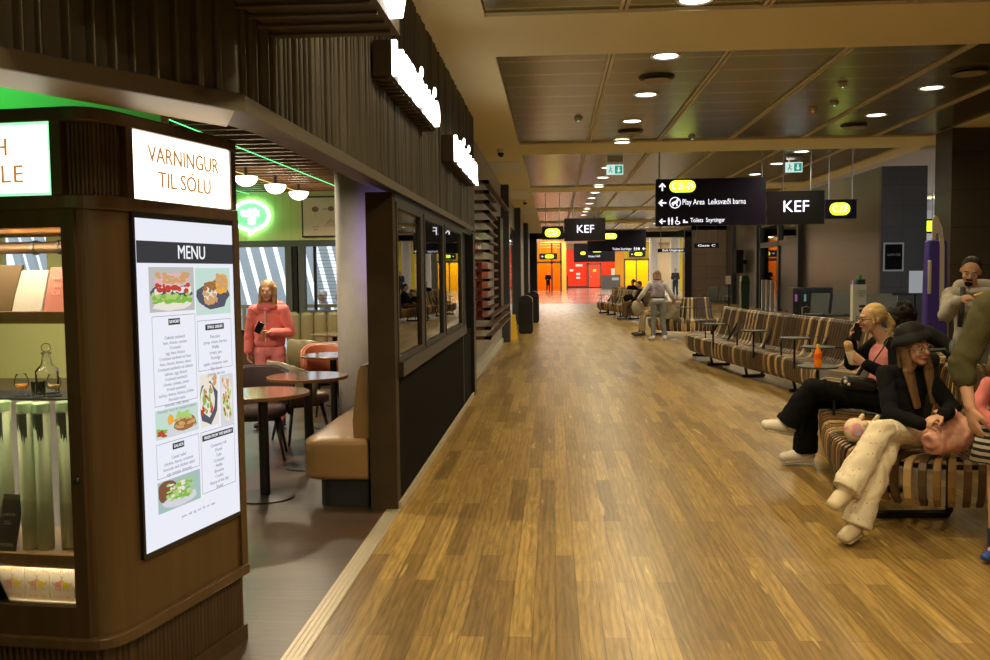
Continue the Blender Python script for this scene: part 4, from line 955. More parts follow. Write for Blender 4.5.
rr_patch(-.22, .20, 2.57, 2.80, YK+.02, pill, g); btext('C21', .18, -.01, 2.685, YK+.014, g, pilt, 'CENTER', .27)
g = board('direction_board', 'far dark hanging board right of the far KEF screen with toilet line', 1.5, 4.07, 2.52, 3.45, 40.0)
rr_patch(2.15, 2.80, 3.06, 3.31, 40, pill, g); btext('C 23-29', .16, 2.48, 3.185, 39.99, g, pilt, 'CENTER', .45)
btext('Toilets Snyrtingar', .15, 2.60, 2.62, 40, g, width=.85)
b = BM(); person_icon(b, 3.56, 2.62, 39.99, .15); person_icon(b, 3.64, 2.62, 39.99, .15); disc(b, 3.75, 2.62, .05, .06, 39.99); wpart('toilet_icon', b, tw, g); arrow(3.98, 2.62, 40, g)
YF = 70.0
k_ = YF/75.
g = board('direction_board', 'farthest dark hanging board with three rows of yellow pills', 1.7*k_, 5.1*k_, 2.42, 3.85, YF, zc=4.6)
for z, x in ((3.70, 3.0), (3.30, 3.0)): rr_patch(x, x+.75, z-.14, z+.14, YF, pill, g); arrow(x-.25, z, YF, g, False, .10)
rr_patch(2.10, 2.5, 2.98, 3.22, YF, pill, g); btext('Gates Hlið', .22, 2.7, 2.85, YF, g, width=.9)
YS = 30.0
for i, (x0, x1, z0, z1, s) in enumerate(((3.44, 4.42, 2.24, 2.36, 'Exit Útgangur'), (4.62, 5.42, 2.36, 2.52, 'Gate C'))):
    g = board('gate_strip_sign', ('low narrow hanging strip sign left of the other, below the direction board', 'narrow hanging strip sign right of the lower one, below the direction board')[i], x0, x1, z0, z1, YS)
    btext(s, .10, (x0+x1)/2, (z0+z1)/2, YS, g, tw, 'CENTER', (x1-x0)*.7)
for i, (x0, y, z) in enumerate(((-1.2, 77.5, 2.75), (7.3, 87.5, 3.05))):
    g = board('gate_sign', ('dark sign with yellow pill over the orange gate', 'dark sign with yellow pill over the yellow gate')[i], x0, x0+1.55, z, z+.55, y, zc=4.6)
    rr_patch(x0+.5, x0+1.25, z+.12, z+.43, y, pill, g); arrow(x0+.28, z+.27, y, g, False, .1)
def exitsign(x, y, label):
    o = thing('exit_sign', label, 'sign', (x, y, 3.37), 0, 'green and white emergency exit signs')
    b = BM(); box(b, x-.15, x+.15, y, y+.03, 3.37, 3.55); wpart('lit_plate', b, emis('exit_white', (.72, .95, .88), .85), o)
    b = BM(); box(b, x+.0, x+.135, y-.003, y, 3.39, 3.53); wpart('green_field', b, emis('exit_green', (.02, .36, .22), .8), o)
    b = BM(); disc(b, x-.08, 3.51, .012, .012, y-.003); tube(b, [(x-.08, y-.003, 3.495), (x-.085, y-.003, 3.455), (x-.11, y-.003, 3.41)], .008, 6); tube(b, [(x-.085, y-.003, 3.455), (x-.05, y-.003, 3.43), (x-.06, y-.003, 3.40)], .008, 6); tube(b, [(x-.08, y-.003, 3.49), (x-.045, y-.003, 3.47)], .006, 6); wpart('running_figure', b, _M['exit_green'], o)
    b = BM(); P = [(0, -.055), (.04, -.01), (.015, -.01), (.015, .05), (-.015, .05), (-.015, -.01), (-.04, -.01)]; b.faces.new([b.verts.new((x+.068+p, y-.004, 3.46+q)) for p, q in P]); wpart('arrow', b, _M['exit_white'], o)
    b = BM(); box(b, x-.13, x+.13, y, y+.05, 3.55, ZC-.0); b.free(); b = BM(); box(b, x-.14, x+.14, y-.02, y+.05, ZC-.06, ZC+.03); box(b, x-.1, x-.08, y+.005, y+.02, 3.55, ZC-.05); box(b, x+.08, x+.1, y+.005, y+.02, 3.55, ZC-.05); wpart('ceiling_mount', b, _M['steel'], o)
exitsign(1.13, 16.6, 'small green and white exit sign hanging over the walkway'); exitsign(4.36, 16.75, 'small green and white exit sign hanging above the KEF screen')
def vent(x, y, label):
    o = thing('air_vent', label, 'air vent', (x, y, ZC), 0, 'round air vents in the metal ceiling')
    b = BM(); lathe(b, [(.0, -.012), (.15, -.016), (.165, -.010), (.15, 0), (0, .0)], seg=28); part('disc', b, mat('vent_beige', (.30, .25, .14), .5), o)
    b = BM(); lathe(b, [(.10, .012), (.18, .012), (.19, .02), (.19, .03), (.10, .03)], seg=28); part('collar', b, _M['near_black'], o)
vent(1.12, 9.88, 'round ceiling air vent nearest in the walkway row'); vent(1.15, 13.55, 'round ceiling air vent by the second plaster beam, walkway row'); vent(4.39, 9.93, 'round ceiling air vent at the upper right edge of the photo'); vent(4.34, 13.44, 'round ceiling air vent at right close to the second plaster beam')
def detector(x, y, label, led):
    o = thing('smoke_detector', label, 'smoke detector', (x, y, ZC+.03), 0, 'small ceiling detectors')
    b = BM(); lathe(b, [(0, -.05), (.035, -.045), (.055, -.02), (.06, 0), (0, 0)], seg=18); part('housing', b, mat('detector_beige', (.5, .42, .28), .5), o)
    b = BM(); ball(b, (0, -.02, -.048), .008, 8); part('indicator', b, emis('led_'+led, dict(green=(.1, 1, .6), red=(1, .1, .05))[led], 2.), o)
detector(2.79+.45, 10.45, 'detector with green light left of the bright downlights at upper right', 'green'); detector(3.35, 12.0, 'detector with red light near the second plaster beam', 'red'); detector(3.5, 11.6, 'small detector beside the red-lit one', 'green'); detector(.35, 12.3, 'detector with green light in the left half of the metal ceiling', 'green'); detector(2.15, 14.2, 'detector with green light touching the second plaster beam', 'green')

# ------------------------------------------------------------------ slatted serpentine benches
TONES = [mat('slat_walnut', (.075, .040, .017), .45), mat('slat_dark', (.050, .028, .013), .45), mat('slat_brown', (.12, .066, .026), .45), mat('slat_amber', (.25, .135, .045), .45), mat('slat_oak', (.45, .30, .135), .45)]
PROF = [(.05, .17), (.015, .22), (0, .30), (0, .40), (.012, .44), (.045, .460), (.10, .463), (.30, .44), (.42, .425), (.475, .435), (.515, .48), (.55, .58), (.585, .72), (.61, .84), (.63, .92), (.655, .955), (.69, .96)]
def bench(label, pairs, tones, tables=(), rails=(), pitch=.086, fill=.62, zback=1.0, seed=1, stuff=False):
    c = sum((V((p[0], p[1], 0)) for p in pairs), V())/len(pairs); root = thing('slatted_bench', label, 'bench', tuple(c), 0, 'striped slatted serpentine benches')
    F = [V((p[0], p[1], 0)) for p in pairs]; Bk = [V((p[2], p[3], 0)) for p in pairs]
    # arc length table of the seat middle
    T = []; L = [0]; N = 60*(len(pairs)-1); prev = None
    for i in range(N+1):
        t = i/60; m = catmull(F, t)*.6+catmull(Bk, t)*.4
        if prev is not None: L.append(L[-1]+(m-prev).length)
        T.append(t); prev = m
    def tat(s):
        s = max(0, min(L[-1], s)); lo, hi = 0, len(L)-1
        while hi-lo > 1:
            md = (lo+hi)//2
            if L[md] <= s: lo = md
            else: hi = md
        return T[lo]+(T[hi]-T[lo])*(s-L[lo])/max(1e-9, L[hi]-L[lo])
    def P(t, u, z):
        f, q = catmull(F, t), catmull(Bk, t); d = q-f
        return f+d*(u/.50)+V((0, 0, z))
    n = int(L[-1]/pitch); r = random.Random(seed); last = None
    th = .022; k = len(PROF)
    Q = []
    for i, (u, z) in enumerate(PROF):
        a, e = PROF[max(0, i-1)], PROF[min(k-1, i+1)]; du, dz = e[0]-a[0], e[1]-a[1]; l = math.hypot(du, dz); Q.append((u+dz/l*th, z-du/l*th))
    for i in range(n):
        s = (i+.5)*pitch; t0, t1 = tat(s-pitch*fill/2), tat(s+pitch*fill/2)
        rings = []
        for (u, z), (u2, z2) in zip(PROF, Q):
            rings.append([P(t0, u, z), P(t1, u, z), P(t1, u2, z2), P(t0, u2, z2)])
        b = BM(); loft(b, rings)
        m = r.choices(TONES, tones)[0]
        if m is last and r.random() < .5: m = r.choices(TONES, tones)[0]
        last = m
        wpart('slat', b, m, root)
    # steel frame: rails under the seat, feet
    b = BM()
    for u, z in ((.10, .40), (.40, .38), (.595, .70)): tube(b, [P(tat(L[-1]*i/40), u, z) for i in range(41)], .016, 6)
    wpart('frame_rail', b, _M['black_metal'], root)
    m = max(2, int(L[-1]/1.6)+1)
    for i in range(m):
        t = tat(.25+(L[-1]-.5)*i/(m-1)); b = BM()
        tube(b, [P(t, .08, .395), P(t, .16, .03), P(t, .08, .025)], .022, 6); tube(b, [P(t, .08, .025), P(t, .46, .025)], .024, 6); tube(b, [P(t, .42, .03), P(t, .40, .38), P(t, .60, .72)], .022, 6); wpart('leg', b, _M['black_metal'], root)
    tabm = mat('bench_table_grey', (.05, .055, .05), .3)
    for s in tables:
        s, zt = s if isinstance(s, tuple) else (s, .738)
        t = tat(s*L[-1]); p = P(t, -.005, 0); b = BM(); cyl(b, (p.x, p.y, zt), .185, .018, 30); o = wpart('table_disc', b, tabm, root, bevel=.004)
        b = BM(); tube(b, [(p.x, p.y, zt), (p.x, p.y, .36)], .014, 8); ob = part('table_post', b, _M['black_metal'], None); ob.parent = o; ob.location = -root.location
    for s in rails:
        t = tat(s*L[-1]); b = BM(); tube(b, [P(t, .08, .44), P(t, .08, .66), P(t, .12, .70), P(t, .44, .70), P(t, .48, .66), P(t, .50, .50)], .011, 8); wpart('arm_loop', b, _M['black_metal'], root)
    return root
PB = [(2.66, 17.5, 3.06, 17.1), (2.42, 16.7, 2.94, 16.6), (2.49, 15.6, 3.0, 15.7), (2.63, 14.4, 3.11, 14.55), (2.80, 13.2, 3.27, 13.4), (2.97, 12.2, 3.46, 12.3), (3.04, 11.2, 3.54, 11.2), (2.93, 10.2, 3.42, 10.08), (2.66, 9.2, 3.14, 9.03), (2.42, 8.4, 2.90, 8.24)]
bench('long striped slatted bench curving along the right side of the walkway', PB, (5, 4, 2, .5, 2.4), tables=(.28, .475, .64, .80, (.995, .70)), rails=(.2, .38, .56, .74), fill=.80, seed=11)
PA = [(2.39, 8.3, 2.89, 8.15), (2.20, 7.6, 2.80, 7.46), (2.02, 6.9, 2.63, 6.80), (1.90, 6.28, 2.46, 6.36), (1.885, 5.82, 2.48, 6.16), (2.04, 5.53, 2.54, 6.06), (2.30, 5.43, 2.60, 6.0), (2.62, 5.43, 2.66, 5.96), (3.05, 5.50, 2.98, 6.02), (3.5, 5.7, 3.28, 6.18), (3.95, 6.05, 3.62, 6.45), (4.4, 6.5, 4.0, 6.85)]
nb = bench('near slatted wooden bench with amber and dark slats where the hat girl sits', PA, (4, 1, 4, 4, 2), rails=(.23,), seed=5, pitch=.057, fill=.52)
b = BM(); tube(b, [(2.07, 5.86, .025), (2.52, 5.88, .025), (2.53, 5.88, .05), (2.53, 5.88, .40)], .026, 6); wpart('floor_bar', b, _M['black_metal'], nb)
PC = [(2.42, 23.4, 2.92, 23.3), (2.42, 22.6, 2.95, 22.7), (2.62, 21.95, 3.05, 22.35), (3.0, 21.62, 3.2, 22.12), (3.45, 21.6, 3.45, 22.12), (3.9, 21.8, 3.75, 22.3), (4.2, 22.1, 3.95, 22.5)]
bench('short striped slatted bench beyond the long one, behind the standing woman', PC, (5, 4, 2, .5, 2.6), tables=(.62,), rails=(.5,), fill=.84, seed=21)
PD = [(3.3, 28.9, 3.4, 29.4), (2.75, 29.3, 3.1, 29.7), (2.5, 30.2, 3.0, 30.4), (2.35, 31.6, 2.85, 31.7), (2.1, 33.2, 2.55, 33.45), (1.75, 34.6, 2.2, 34.9), (1.7, 35.8, 2.2, 35.9)]
bench('far striped slatted bench in greenish light near the end of the oak floor', PD, (2, 1, 3, 4, 3), tables=(.35, .6, .8), pitch=.10, fill=.86, seed=31)
PE = [(2.3, 39.0, 2.5, 39.5), (2.9, 38.7, 3.0, 39.2), (3.7, 38.7, 3.7, 39.25), (4.4, 39.0, 4.25, 39.5)]
bench('farthest slatted bench, where the seated person in black turns away', PE, (2, 1, 3, 4, 3), pitch=.10, fill=.86, seed=33)

# ------------------------------------------------------------------ right side fittings
o = thing('information_totem', 'tall purple boarding totem with pale curved strip by the dark column', 'totem', (5.13, 12.5, 0))
b = BM(); loft(b, [[V((x*q, yy, z)) for x, yy in ((-.15, -.08), (.15, -.08), (.15, .08), (-.15, .08))] for z, q in ((0, 1), (1.4, .92), (1.98, .80))]); part('purple_body', b, mat('totem_purple', (.055, .035, .26), .4), o, bevel=.02)
pale = mat('totem_pale', (.48, .44, .36), .45)
b = BM(); P = [(.03, .90), (.085, .90), (.075, 1.9), (.045, 2.14), (-.02, 2.29), (-.065, 2.31), (-.085, 2.24), (-.085, 1.98), (-.045, 1.98), (-.04, 2.07), (.0, 2.07), (.02, 1.92)]
va = [V((x, -.10, z)) for x, z in P]; b2 = [V((x, -.075, z)) for x, z in P]
b = BM(); A = [b.verts.new(p) for p in va]; Bv = [b.verts.new(p) for p in b2]; b.faces.new(A[::-1]); b.faces.new(Bv)
for i in range(len(A)): b.faces.new((A[i], A[(i+1) % len(A)], Bv[(i+1) % len(A)], Bv[i]))
part('pale_strip', b, pale, o)
b = BM(); ecap(b, (-.105, -.085, 1.27), (-.105, -.085, 1.70), (.026, .012), (.026, .012), (1, 0, 0), 10); part('handle_slot', b, pale, o, smooth=True)
o = thing('framed_gate_panel', 'dark framed panel reading GATE C22 on the dark stone block', 'sign', (9.13, 24.95, 1.54))
b = BM(); box(b, 8.86, 9.40, 24.91, 24.95, 1.54, 2.31); wpart('frame', b, mat('frame_silver', (.45, .44, .40), .4, .5), o)
b = BM(); box(b, 8.905, 9.355, 24.90, 24.912, 1.585, 2.265); wpart('black_face', b, mat('panel_blackblue', (.006, .007, .009), .6, spec=.08), o)
text('GATE C22', .085, mat('panel_text', (.55, .55, .6), .5), o, (9.13, 24.895, 1.98), (1, 0, 0), (0, 0, 1), .002, width=.34)
def beamseat(x, y, rz, n, label):
    o = thing('beam_seats', label, 'airport seats', (x, y, 0), rz, 'black airport beam seats')
    lt = mat('black_seat_leather', (.035, .042, .038), .32)
    for k in range(n):
        q = (k-(n-1)/2)*.56
        b = BM(); loft(b, [[V((q+sx, yy, z)) for sx in (-.24, .24) for z in ((zz+.05, zz) if sx < 0 else (zz, zz+.05))] for yy, zz in ((-.30, .40), (-.22, .42), (.2, .38))]); part('seat', b, lt, o)
        b = BM(); loft(b, [[V((q-.24, y0, z0)), V((q+.24, y0, z0)), V((q+.24, y0+.05, z0)), V((q-.24, y0+.05, z0))] for y0, z0 in ((.18, .42), (.26, .72), (.33, .98))]); part('backrest', b, lt, o)
    b = BM(); box(b, -n*.28, n*.28, -.03, .03, .32, .37); part('beam', b, _M['steel'], o)
    for sx in (-1, 1):
        b = BM(); tube(b, [(sx*n*.24, -.26, .01), (sx*n*.24, 0, .10), (sx*n*.24, .26, .01)], .02, 8); tube(b, [(sx*n*.24, 0, .08), (sx*n*.24, 0, .34)], .025, 8); part('leg', b, _M['steel'], o)
        b = BM(); tube(b, [(sx*n*.283, -.24, .38), (sx*n*.283, -.25, .62), (sx*n*.283, .1, .64), (sx*n*.283, .26, .60)], .018, 8); part('armrest', b, _M['steel'], o)
    return o
beamseat(7.60, 23.7, -.6, 4, 'row of black airport seats in front of the brown wall behind the blonde woman')
beamseat(6.35, 36.0, -.8, 2, 'pair of black airport seats far back, right of the standing woman')
beamseat(9.9, 30.5, 0, 3, 'row of dark seats behind the gate opening')
o = thing('recycling_bins', 'dark row of recycling bins with coloured labels in front of the gate door', 'bin', (7.3, 26.2, 0))
b = BM(); box(b, -.55, .55, -.3, .3, 0, 1.1); part('bin_cabinet', b, mat('recycling_dark', (.03, .032, .03), .35, .3), o, bevel=.02)
for k, c in enumerate(((.45, .12, .4), (.2, .35, .45), (.30, .32, .5), (.08, .2, .6))):
    b = BM(); box(b, -.5+k*.25, -.44+k*.25, -.308, -.3, .72, .92); part('label_plate', b, mat('bin_label_%d' % k, c, .5, emit=c, es=.3), o)
    b = BM(); box(b, -.47+k*.25, -.30+k*.25, -.305, -.3, .95, 1.04); part('bin_slot', b, _M['near_black'], o)
o = thing('leaflet_stand', 'white and green upright leaflet stand with black top behind the blonde woman', 'stand', (6.10, 18.6, 0))
b = BM(); box(b, -.12, .14, -.17, .0, 0, 1.30); part('white_body', b, mat('stand_white', (.52, .52, .42), .5), o)
b = BM(); box(b, -.02, .12, -.15, .0, 1.30, 1.40); part('black_top', b, _M['near_black'], o)
b = BM(); box(b, .0, .07, -.1, .0, 1.40, 1.48); part('green_cap', b, mat('stand_green', (.04, .30, .10), .5), o)
b = BM(); box(b, -.10, -.04, -.1, .0, 1.30, 1.38); part('purple_block', b, mat('stand_purple', (.30, .24, .5), .5), o)
b = BM()
for k in range(5): box(b, (-.115 if k % 2 else .02), (.02 if k % 2 else .135), -.174, -.17, .10+k*.12, .22+k*.12)
part('green_check', b, _M['stand_green'], o)
b = BM(); box(b, .0, .13, -.174, -.17, .84, .89); box(b, .0, .13, -.174, -.17, .75, .80); part('black_bar', b, _M['near_black'], o)
text('PLEASE\nCHECK\nBAG', .05, mat('stand_text', (.1, .1, .1), .5), o, (.05, -.172, 1.12), (1, 0, 0), (0, 0, 1), .001, world=False)
for i, (px, py, h) in enumerate(((7.9, 33.2, 1.25), (7.95, 34.1, 1.25), (8.0, 35.0, 1.25))):
    b = BM(); box(b, px-.06, px+.06, py-.06, py+.06, 0, h); o = tag(center(part('gate_post', b, mat('post_silver', (.45, .46, .44), .35, .6))), ('right', 'middle', 'left')[i]+' of three silver gate posts in front of the dark gate door', 'post', 'silver gate posts')
o = thing('green_bin', 'tall dark green bin leaning by the brown wall', 'bin', (7.95, 38.2, 0))
b = BM(); loft(b, [[V((-.18*q, -.22, z)), V((.18*q, -.22, z)), V((.18*q, .22, z)), V((-.18*q, .22, z))] for z, q in ((0, .85), (1.15, 1.0), (1.4, .7))]); part('bin_body', b, mat('bin_green', (.012, .05, .022), .4), o)
b = BM(); box(b, -.13, .13, -.225, -.22, 1.02, 1.14); part('bin_slot', b, _M['near_black'], o)
o = thing('gate_reader_post', 'thin dark post with white card reader by the far black seats', 'post', (6.6, 34.5, 0))
b = BM(); box(b, -.03, .03, -.03, .03, 0, 1.4); part('pole', b, _M['black_metal'], o)
b = BM(); box(b, -.12, .06, -.09, -.03, 1.1, 1.42); part('reader', b, _M['white_plaster'], o)
o = thing('wall_screen', 'dark screen hanging on the brown wall under the strip signs', 'screen', (8.4, 42.0, 1.9))
b = BM(); box(b, 8.3, 8.62, 41.6, 42.4, 1.5, 2.55); wpart('panel', b, scrb, o); b = BM(); box(b, 8.6, 8.82, 41.9, 42.1, 1.9, 2.1); wpart('bracket', b, _M['black_metal'], o)
o = thing('gate_screen', 'small bright white screen on a stand beyond the dark block', 'screen', (8.98, 23.0, 0))
b = BM(); box(b, -.16, .16, -.02, .02, 1.0, 1.55); part('lit_panel', b, emis('pale_screen', (.50, .52, .55), .55), o)
b = BM(); tube(b, [(0, .02, 0), (0, .02, 1.05)], .03, 8); tube(b, [(-.55, .02, .98), (.1, .02, .98)], .035, 6); cyl(b, (0, .02, 0), .18, .02, 18); part('stand', b, _M['black_metal'], o)
o = thing('round_gate_sign', 'yellow-green round lit sign behind the purple totem', 'sign', (11.6, 28.5, 3.1))
b = BM(); rr_patch(11.2, 12.0, 2.74, 3.06, 28.5, pill, o); b.free()
b = BM(); box(b, 11.1, 12.1, 28.5, 28.6, 2.68, 3.12); wpart('board', b, navy, o)
b = BM(); tube(b, [(11.6, 28.55, 3.1), (11.6, 28.55, 4.6)], .015, 6); wpart('rod', b, _M['steel'], o)
for i, (x, y) in enumerate(((.95, 86.), (5.9, 86.5))):
    o = thing('waste_bin', ('dark bin in the hall right of the orange gate', 'grey bin in the hall left of the amber panel')[i], 'bin', (x, y, 0), 0, 'bins in the far hall')
    b = BM(); box(b, -.45 if i == 0 else -1.3, .45, -.3, .3, 0, 1.35); part('bin_body', b, mat('hall_bin', (.07, .065, .06), .4), o)
    b = BM(); box(b, -.35, .3, -.305, -.3, .85, 1.1); part('bin_slot', b, _M['near_black'] if i == 0 else mat('bin_label_grey', (.3, .35, .45), .5), o)
b = BM(); box(b, 6.05, 6.45, 94.85, 94.95, 1.3, 2.0); tag(center(part('notice_sheet', b, _M['sign_plate_white'])), 'white notice sheet on the red wall right of the red door', 'notice')
for i, (x, z, w2) in enumerate(((1.9, 1.75, .35), (2.7, 2.25, .7), (2.6, 1.35, .4), (2.6, .95, .4))):
    b = BM(); box(b, x-w2/2, x+w2/2, 94.88, 94.97, z, z+.22); tag(center(part('wall_sign', b, _M['sign_plate_white'])), ('small white sign at the left on the red wall', 'wide white sign topmost on the red wall', 'small white sign in the middle of the red wall', 'lowest small white sign on the red wall')[i], 'sign')
# ------------------------------------------------------------------ people
from mathutils import noise as NZ
def blob(name, fns, voxel, m, par, smooth=3, world=True, wr=0., wf=14.):
    """overlapping closed shapes fused into one continuous skin"""
    b = BM()
    for f in fns: f(b)
    bmesh.ops.recalc_face_normals(b, faces=b.faces)
    me = bpy.data.meshes.new('raw'); b.to_mesh(me); b.free()
    o = bpy.data.objects.new('raw', me); COL.objects.link(o)
    r = o.modifiers.new('r', 'REMESH'); r.mode = 'VOXEL'; r.voxel_size = voxel; r.use_smooth_shade = True
    s = o.modifiers.new('s', 'SMOOTH'); s.factor = .5; s.iterations = smooth
    dg = bpy.context.evaluated_depsgraph_get()
    out = bpy.data.meshes.new_from_object(o.evaluated_get(dg)); out.name = name
    bpy.data.objects.remove(o); bpy.data.meshes.remove(me)
    if wr:   # soft folds
        out.update(); ns = [v.normal.copy() for v in out.vertices]
        for v, n in zip(out.vertices, ns):
            p = v.co; v.co = p+n*wr*(NZ.noise(V((p.x, p.y, p.z*.8))*wf+V((3*NZ.noise(p*5), 0, 0)))*1.2-.2)
    if world and par is not None: out.transform(Matrix.Translation(-par.location))
    out.materials.clear()
    for mm in (m if isinstance(m, (list, tuple)) else [m]): out.materials.append(mm)
    smoothall(out)
    o = bpy.data.objects.new(name, out); COL.objects.link(o)
    if par is not None: o.parent = par
    return o
def C(p0, p1, a, b, ref=None, seg=14, flat=False): return lambda bm: ecap(bm, p0, p1, a, b, ref, seg, flat)
def oball(c, ax, rad, seg=16):
    def f(bm):
        m = Matrix.Translation(V(c)) @ Matrix((ax[0], ax[1], ax[2])).transposed().to_4x4() @ Matrix.Diagonal((*rad, 1))
        bmesh.ops.create_uvsphere(bm, u_segments=seg, v_segments=12, radius=1, matrix=m)
    return f
def hand_fns(wr, d, n, s=1., thumb=1, curl=.5):
    """palm, four unequal bent fingers and a thumb leaving the side of the palm"""
    wr = V(wr); d = V(d).normalized(); n = V(n); n = (n-d*n.dot(d)).normalized(); l = d.cross(n)*thumb
    out = [C(wr-d*.01, wr+d*.03*s, (.024*s, .018*s), (.034*s, .015*s), l), C(wr+d*.03*s, wr+d*.078*s, (.035*s, .014*s), (.037*s, .012*s), l)]
    for k, (off, ln) in enumerate(((.029, .066), (.010, .078), (-.009, .072), (-.027, .056))):
        p = wr+d*.082*s+l*off*s; a = 0.
        for seg, (fr, ra) in enumerate(((.45, .0092), (.32, .0084), (.23, .0075))):
            a += curl*(.7 if seg == 0 else 1); q = p+(d*math.cos(a)+n*math.sin(a)+l*off*1.2)*ln*fr*s
            out.append(C(p, q, ra*s, (ra-.0008)*s, None, 8)); p = q
    p = wr+d*.028*s+l*.026*s; q = p+(l*.75+d*.75+n*.35).normalized()*.038*s; e = q+(d*.85+l*.1+n*.5).normalized()*.032*s
    out += [C(p, q, .0125*s, .0105*s, None, 8), C(q, e, .0100*s, .0082*s, None, 8)]
    return out
def skinm(name, c): return mat(name, c, .55, noise=.08, nscale=9, spec=.35)
def cloth(name, c, r=.9, nz=.12): return mat(name, c, r, noise=nz, nscale=7, bump=.3, bscale=30, spec=.12)
def figure(name_label, root, J, face, skin, S=1., vox=.009, top=None, pants=None, shoes=None, hair=None, hairfn=None, up=None, curl=.55, palm=None, bare_arm=0., lips=(.45, .16, .13), group=None, bare_legs=False, sleeves=True, shoeS=1.0, top_low=.0, flare=.0, headS=1., beard=None):
    P = thing('person', name_label, 'person', root, 0, group)
    J = {k: V(v) for k, v in J.items()}
    f = V(face).normalized(); u = V(up) if up is not None else (J['head']-J['neck']).normalized(); u = (u-f*u.dot(f)).normalized(); r = f.cross(u)
    side = (J['shR']-J['shL']).normalized(); pside = (J['hipR']-J['hipL']).normalized()
    waist = J['pel'].lerp(J['chest'], .5)
    h = J['head']; hs = S**.5*headS
    ax = (f, u, r)
    fn = [C(J['pel'], waist, (.145*S, .105*S), (.122*S, .09*S), pside), C(waist, J['chest'], (.122*S, .09*S), (.145*S, .10*S), side), C(J['shL'].lerp(J['shR'], .12), J['shR'].lerp(J['shL'], .12), .052*S, .052*S), C(J['chest'], J['neck'], (.12*S, .085*S), .05*S, side), C(J['neck']-u*.02, h-u*.06*hs-f*.012, .050*S, .050*S)]
    fn += [oball(h+u*.026*hs-f*.012*hs, ax, (.094*hs, .087*hs, .075*hs)), oball(h-u*.030*hs+f*.022*hs, ax, (.068*hs, .082*hs, .058*hs)), oball(h-u*.092*hs+f*.052*hs, ax, (.030*hs, .022*hs, .030*hs)),
           C(h+f*.088*hs+u*.010*hs, h+f*.106*hs-u*.026*hs, .0085*hs, .0125*hs, None, 8), C(h+f*.082*hs+u*.022*hs-r*.03*hs, h+f*.082*hs+u*.022*hs+r*.03*hs, .010*hs, .010*hs, None, 8)]
    for s in (-1, 1): fn.append(oball(h+r*s*.075*hs-u*.006*hs-f*.012*hs, ax, (.016*hs, .030*hs, .010*hs), 10)); fn.append(oball(h+f*.064*hs+r*s*.034*hs-u*.03*hs, ax, (.026*hs, .026*hs, .022*hs), 10))
    for q, t in (('L', 1), ('R', -1)):
        fn += [C(J['sh'+q], J['el'+q], .048*S, .038*S), C(J['el'+q], J['wr'+q], .037*S, .025*S)]
        d = J.get('hd'+q, J['wr'+q]-J['el'+q]); n = J.get('pn'+q, V((0, 0, -1)) if abs(V(d).normalized().z) < .8 else side*t)
        fn += hand_fns(J['wr'+q], d, n, S**.7, t, curl)
        fn += [C(J['hip'+q], J['kn'+q], .080*S, .052*S), C(J['kn'+q], J['an'+q], .052*S, .034*S), C(J['an'+q], J['an'+q].lerp(J['toe'+q], .8), .034*S, .026*S)]
    body = blob('body', fn, vox, skin, P, 2)
    # face
    for s in (-1, 1):
        b = BM(); ball(b, h+f*.081*hs+r*s*.030*hs+u*.002*hs, (.0125*hs, .0125*hs, .009*hs), 10); ey = wpart('eye', b, mat('eye_white', (.55, .50, .46), .3), P, smooth=True)
        b = BM(); ball(b, h+f*.0895*hs+r*s*.030*hs+u*.002*hs, .0068*hs, 8); o = wpart('iris', b, mat('eye_dark', (.03, .02, .015), .2), P, smooth=True); o.parent = ey
        b = BM(); ecap(b, h+f*.090*hs+r*s*.018*hs+u*.024*hs, h+f*.083*hs+r*s*.045*hs+u*.022*hs, .004*hs, .003*hs, None, 6); wpart('eyebrow', b, hair or skin, P)
    b = BM(); ecap(b, h+f*.087*hs-r*.018*hs-u*.060*hs, h+f*.087*hs+r*.018*hs-u*.060*hs, .0065*hs, .0065*hs, None, 8); wpart('lips', b, skinm('lips_%d' % int(lips[0]*100), lips), P, smooth=True)
    if beard:
        blob('beard', [oball(h-u*.090*hs+f*.060*hs, ax, (.028*hs, .030*hs, .032*hs)), C(h+f*.094*hs-r*.022*hs-u*.047*hs, h+f*.094*hs+r*.022*hs-u*.047*hs, .007, .007, None, 8)], .006, beard, P, 1)
    if hair and hairfn: blob('hair', hairfn(h, f, u, r, hs), max(.006, vox*.8), hair, P, 2)
    e = .014*S
    if pants:
        fn = [C(J['pel'], waist.lerp(J['pel'], .55), (.150*S+e, .108*S+e), (.132*S+e, .096*S+e), pside)]
        for q in 'LR':
            kn, an = J['kn'+q], J['an'+q]
            if bare_legs: an = kn.lerp(J['hip'+q], .15); kn = kn.lerp(J['hip'+q], .25)
            else: an = an.lerp(kn, .03 if not flare else -.02)
            fn += [C(J['hip'+q], kn, .084*S+e, .056*S+e+flare*.25), C(kn, an, .056*S+e+flare*.25, .042*S+e+flare, None, 18, True)]
        blob('trousers', fn, vox, pants, P, 2, wr=.010 if S > .8 and vox < .013 else 0)
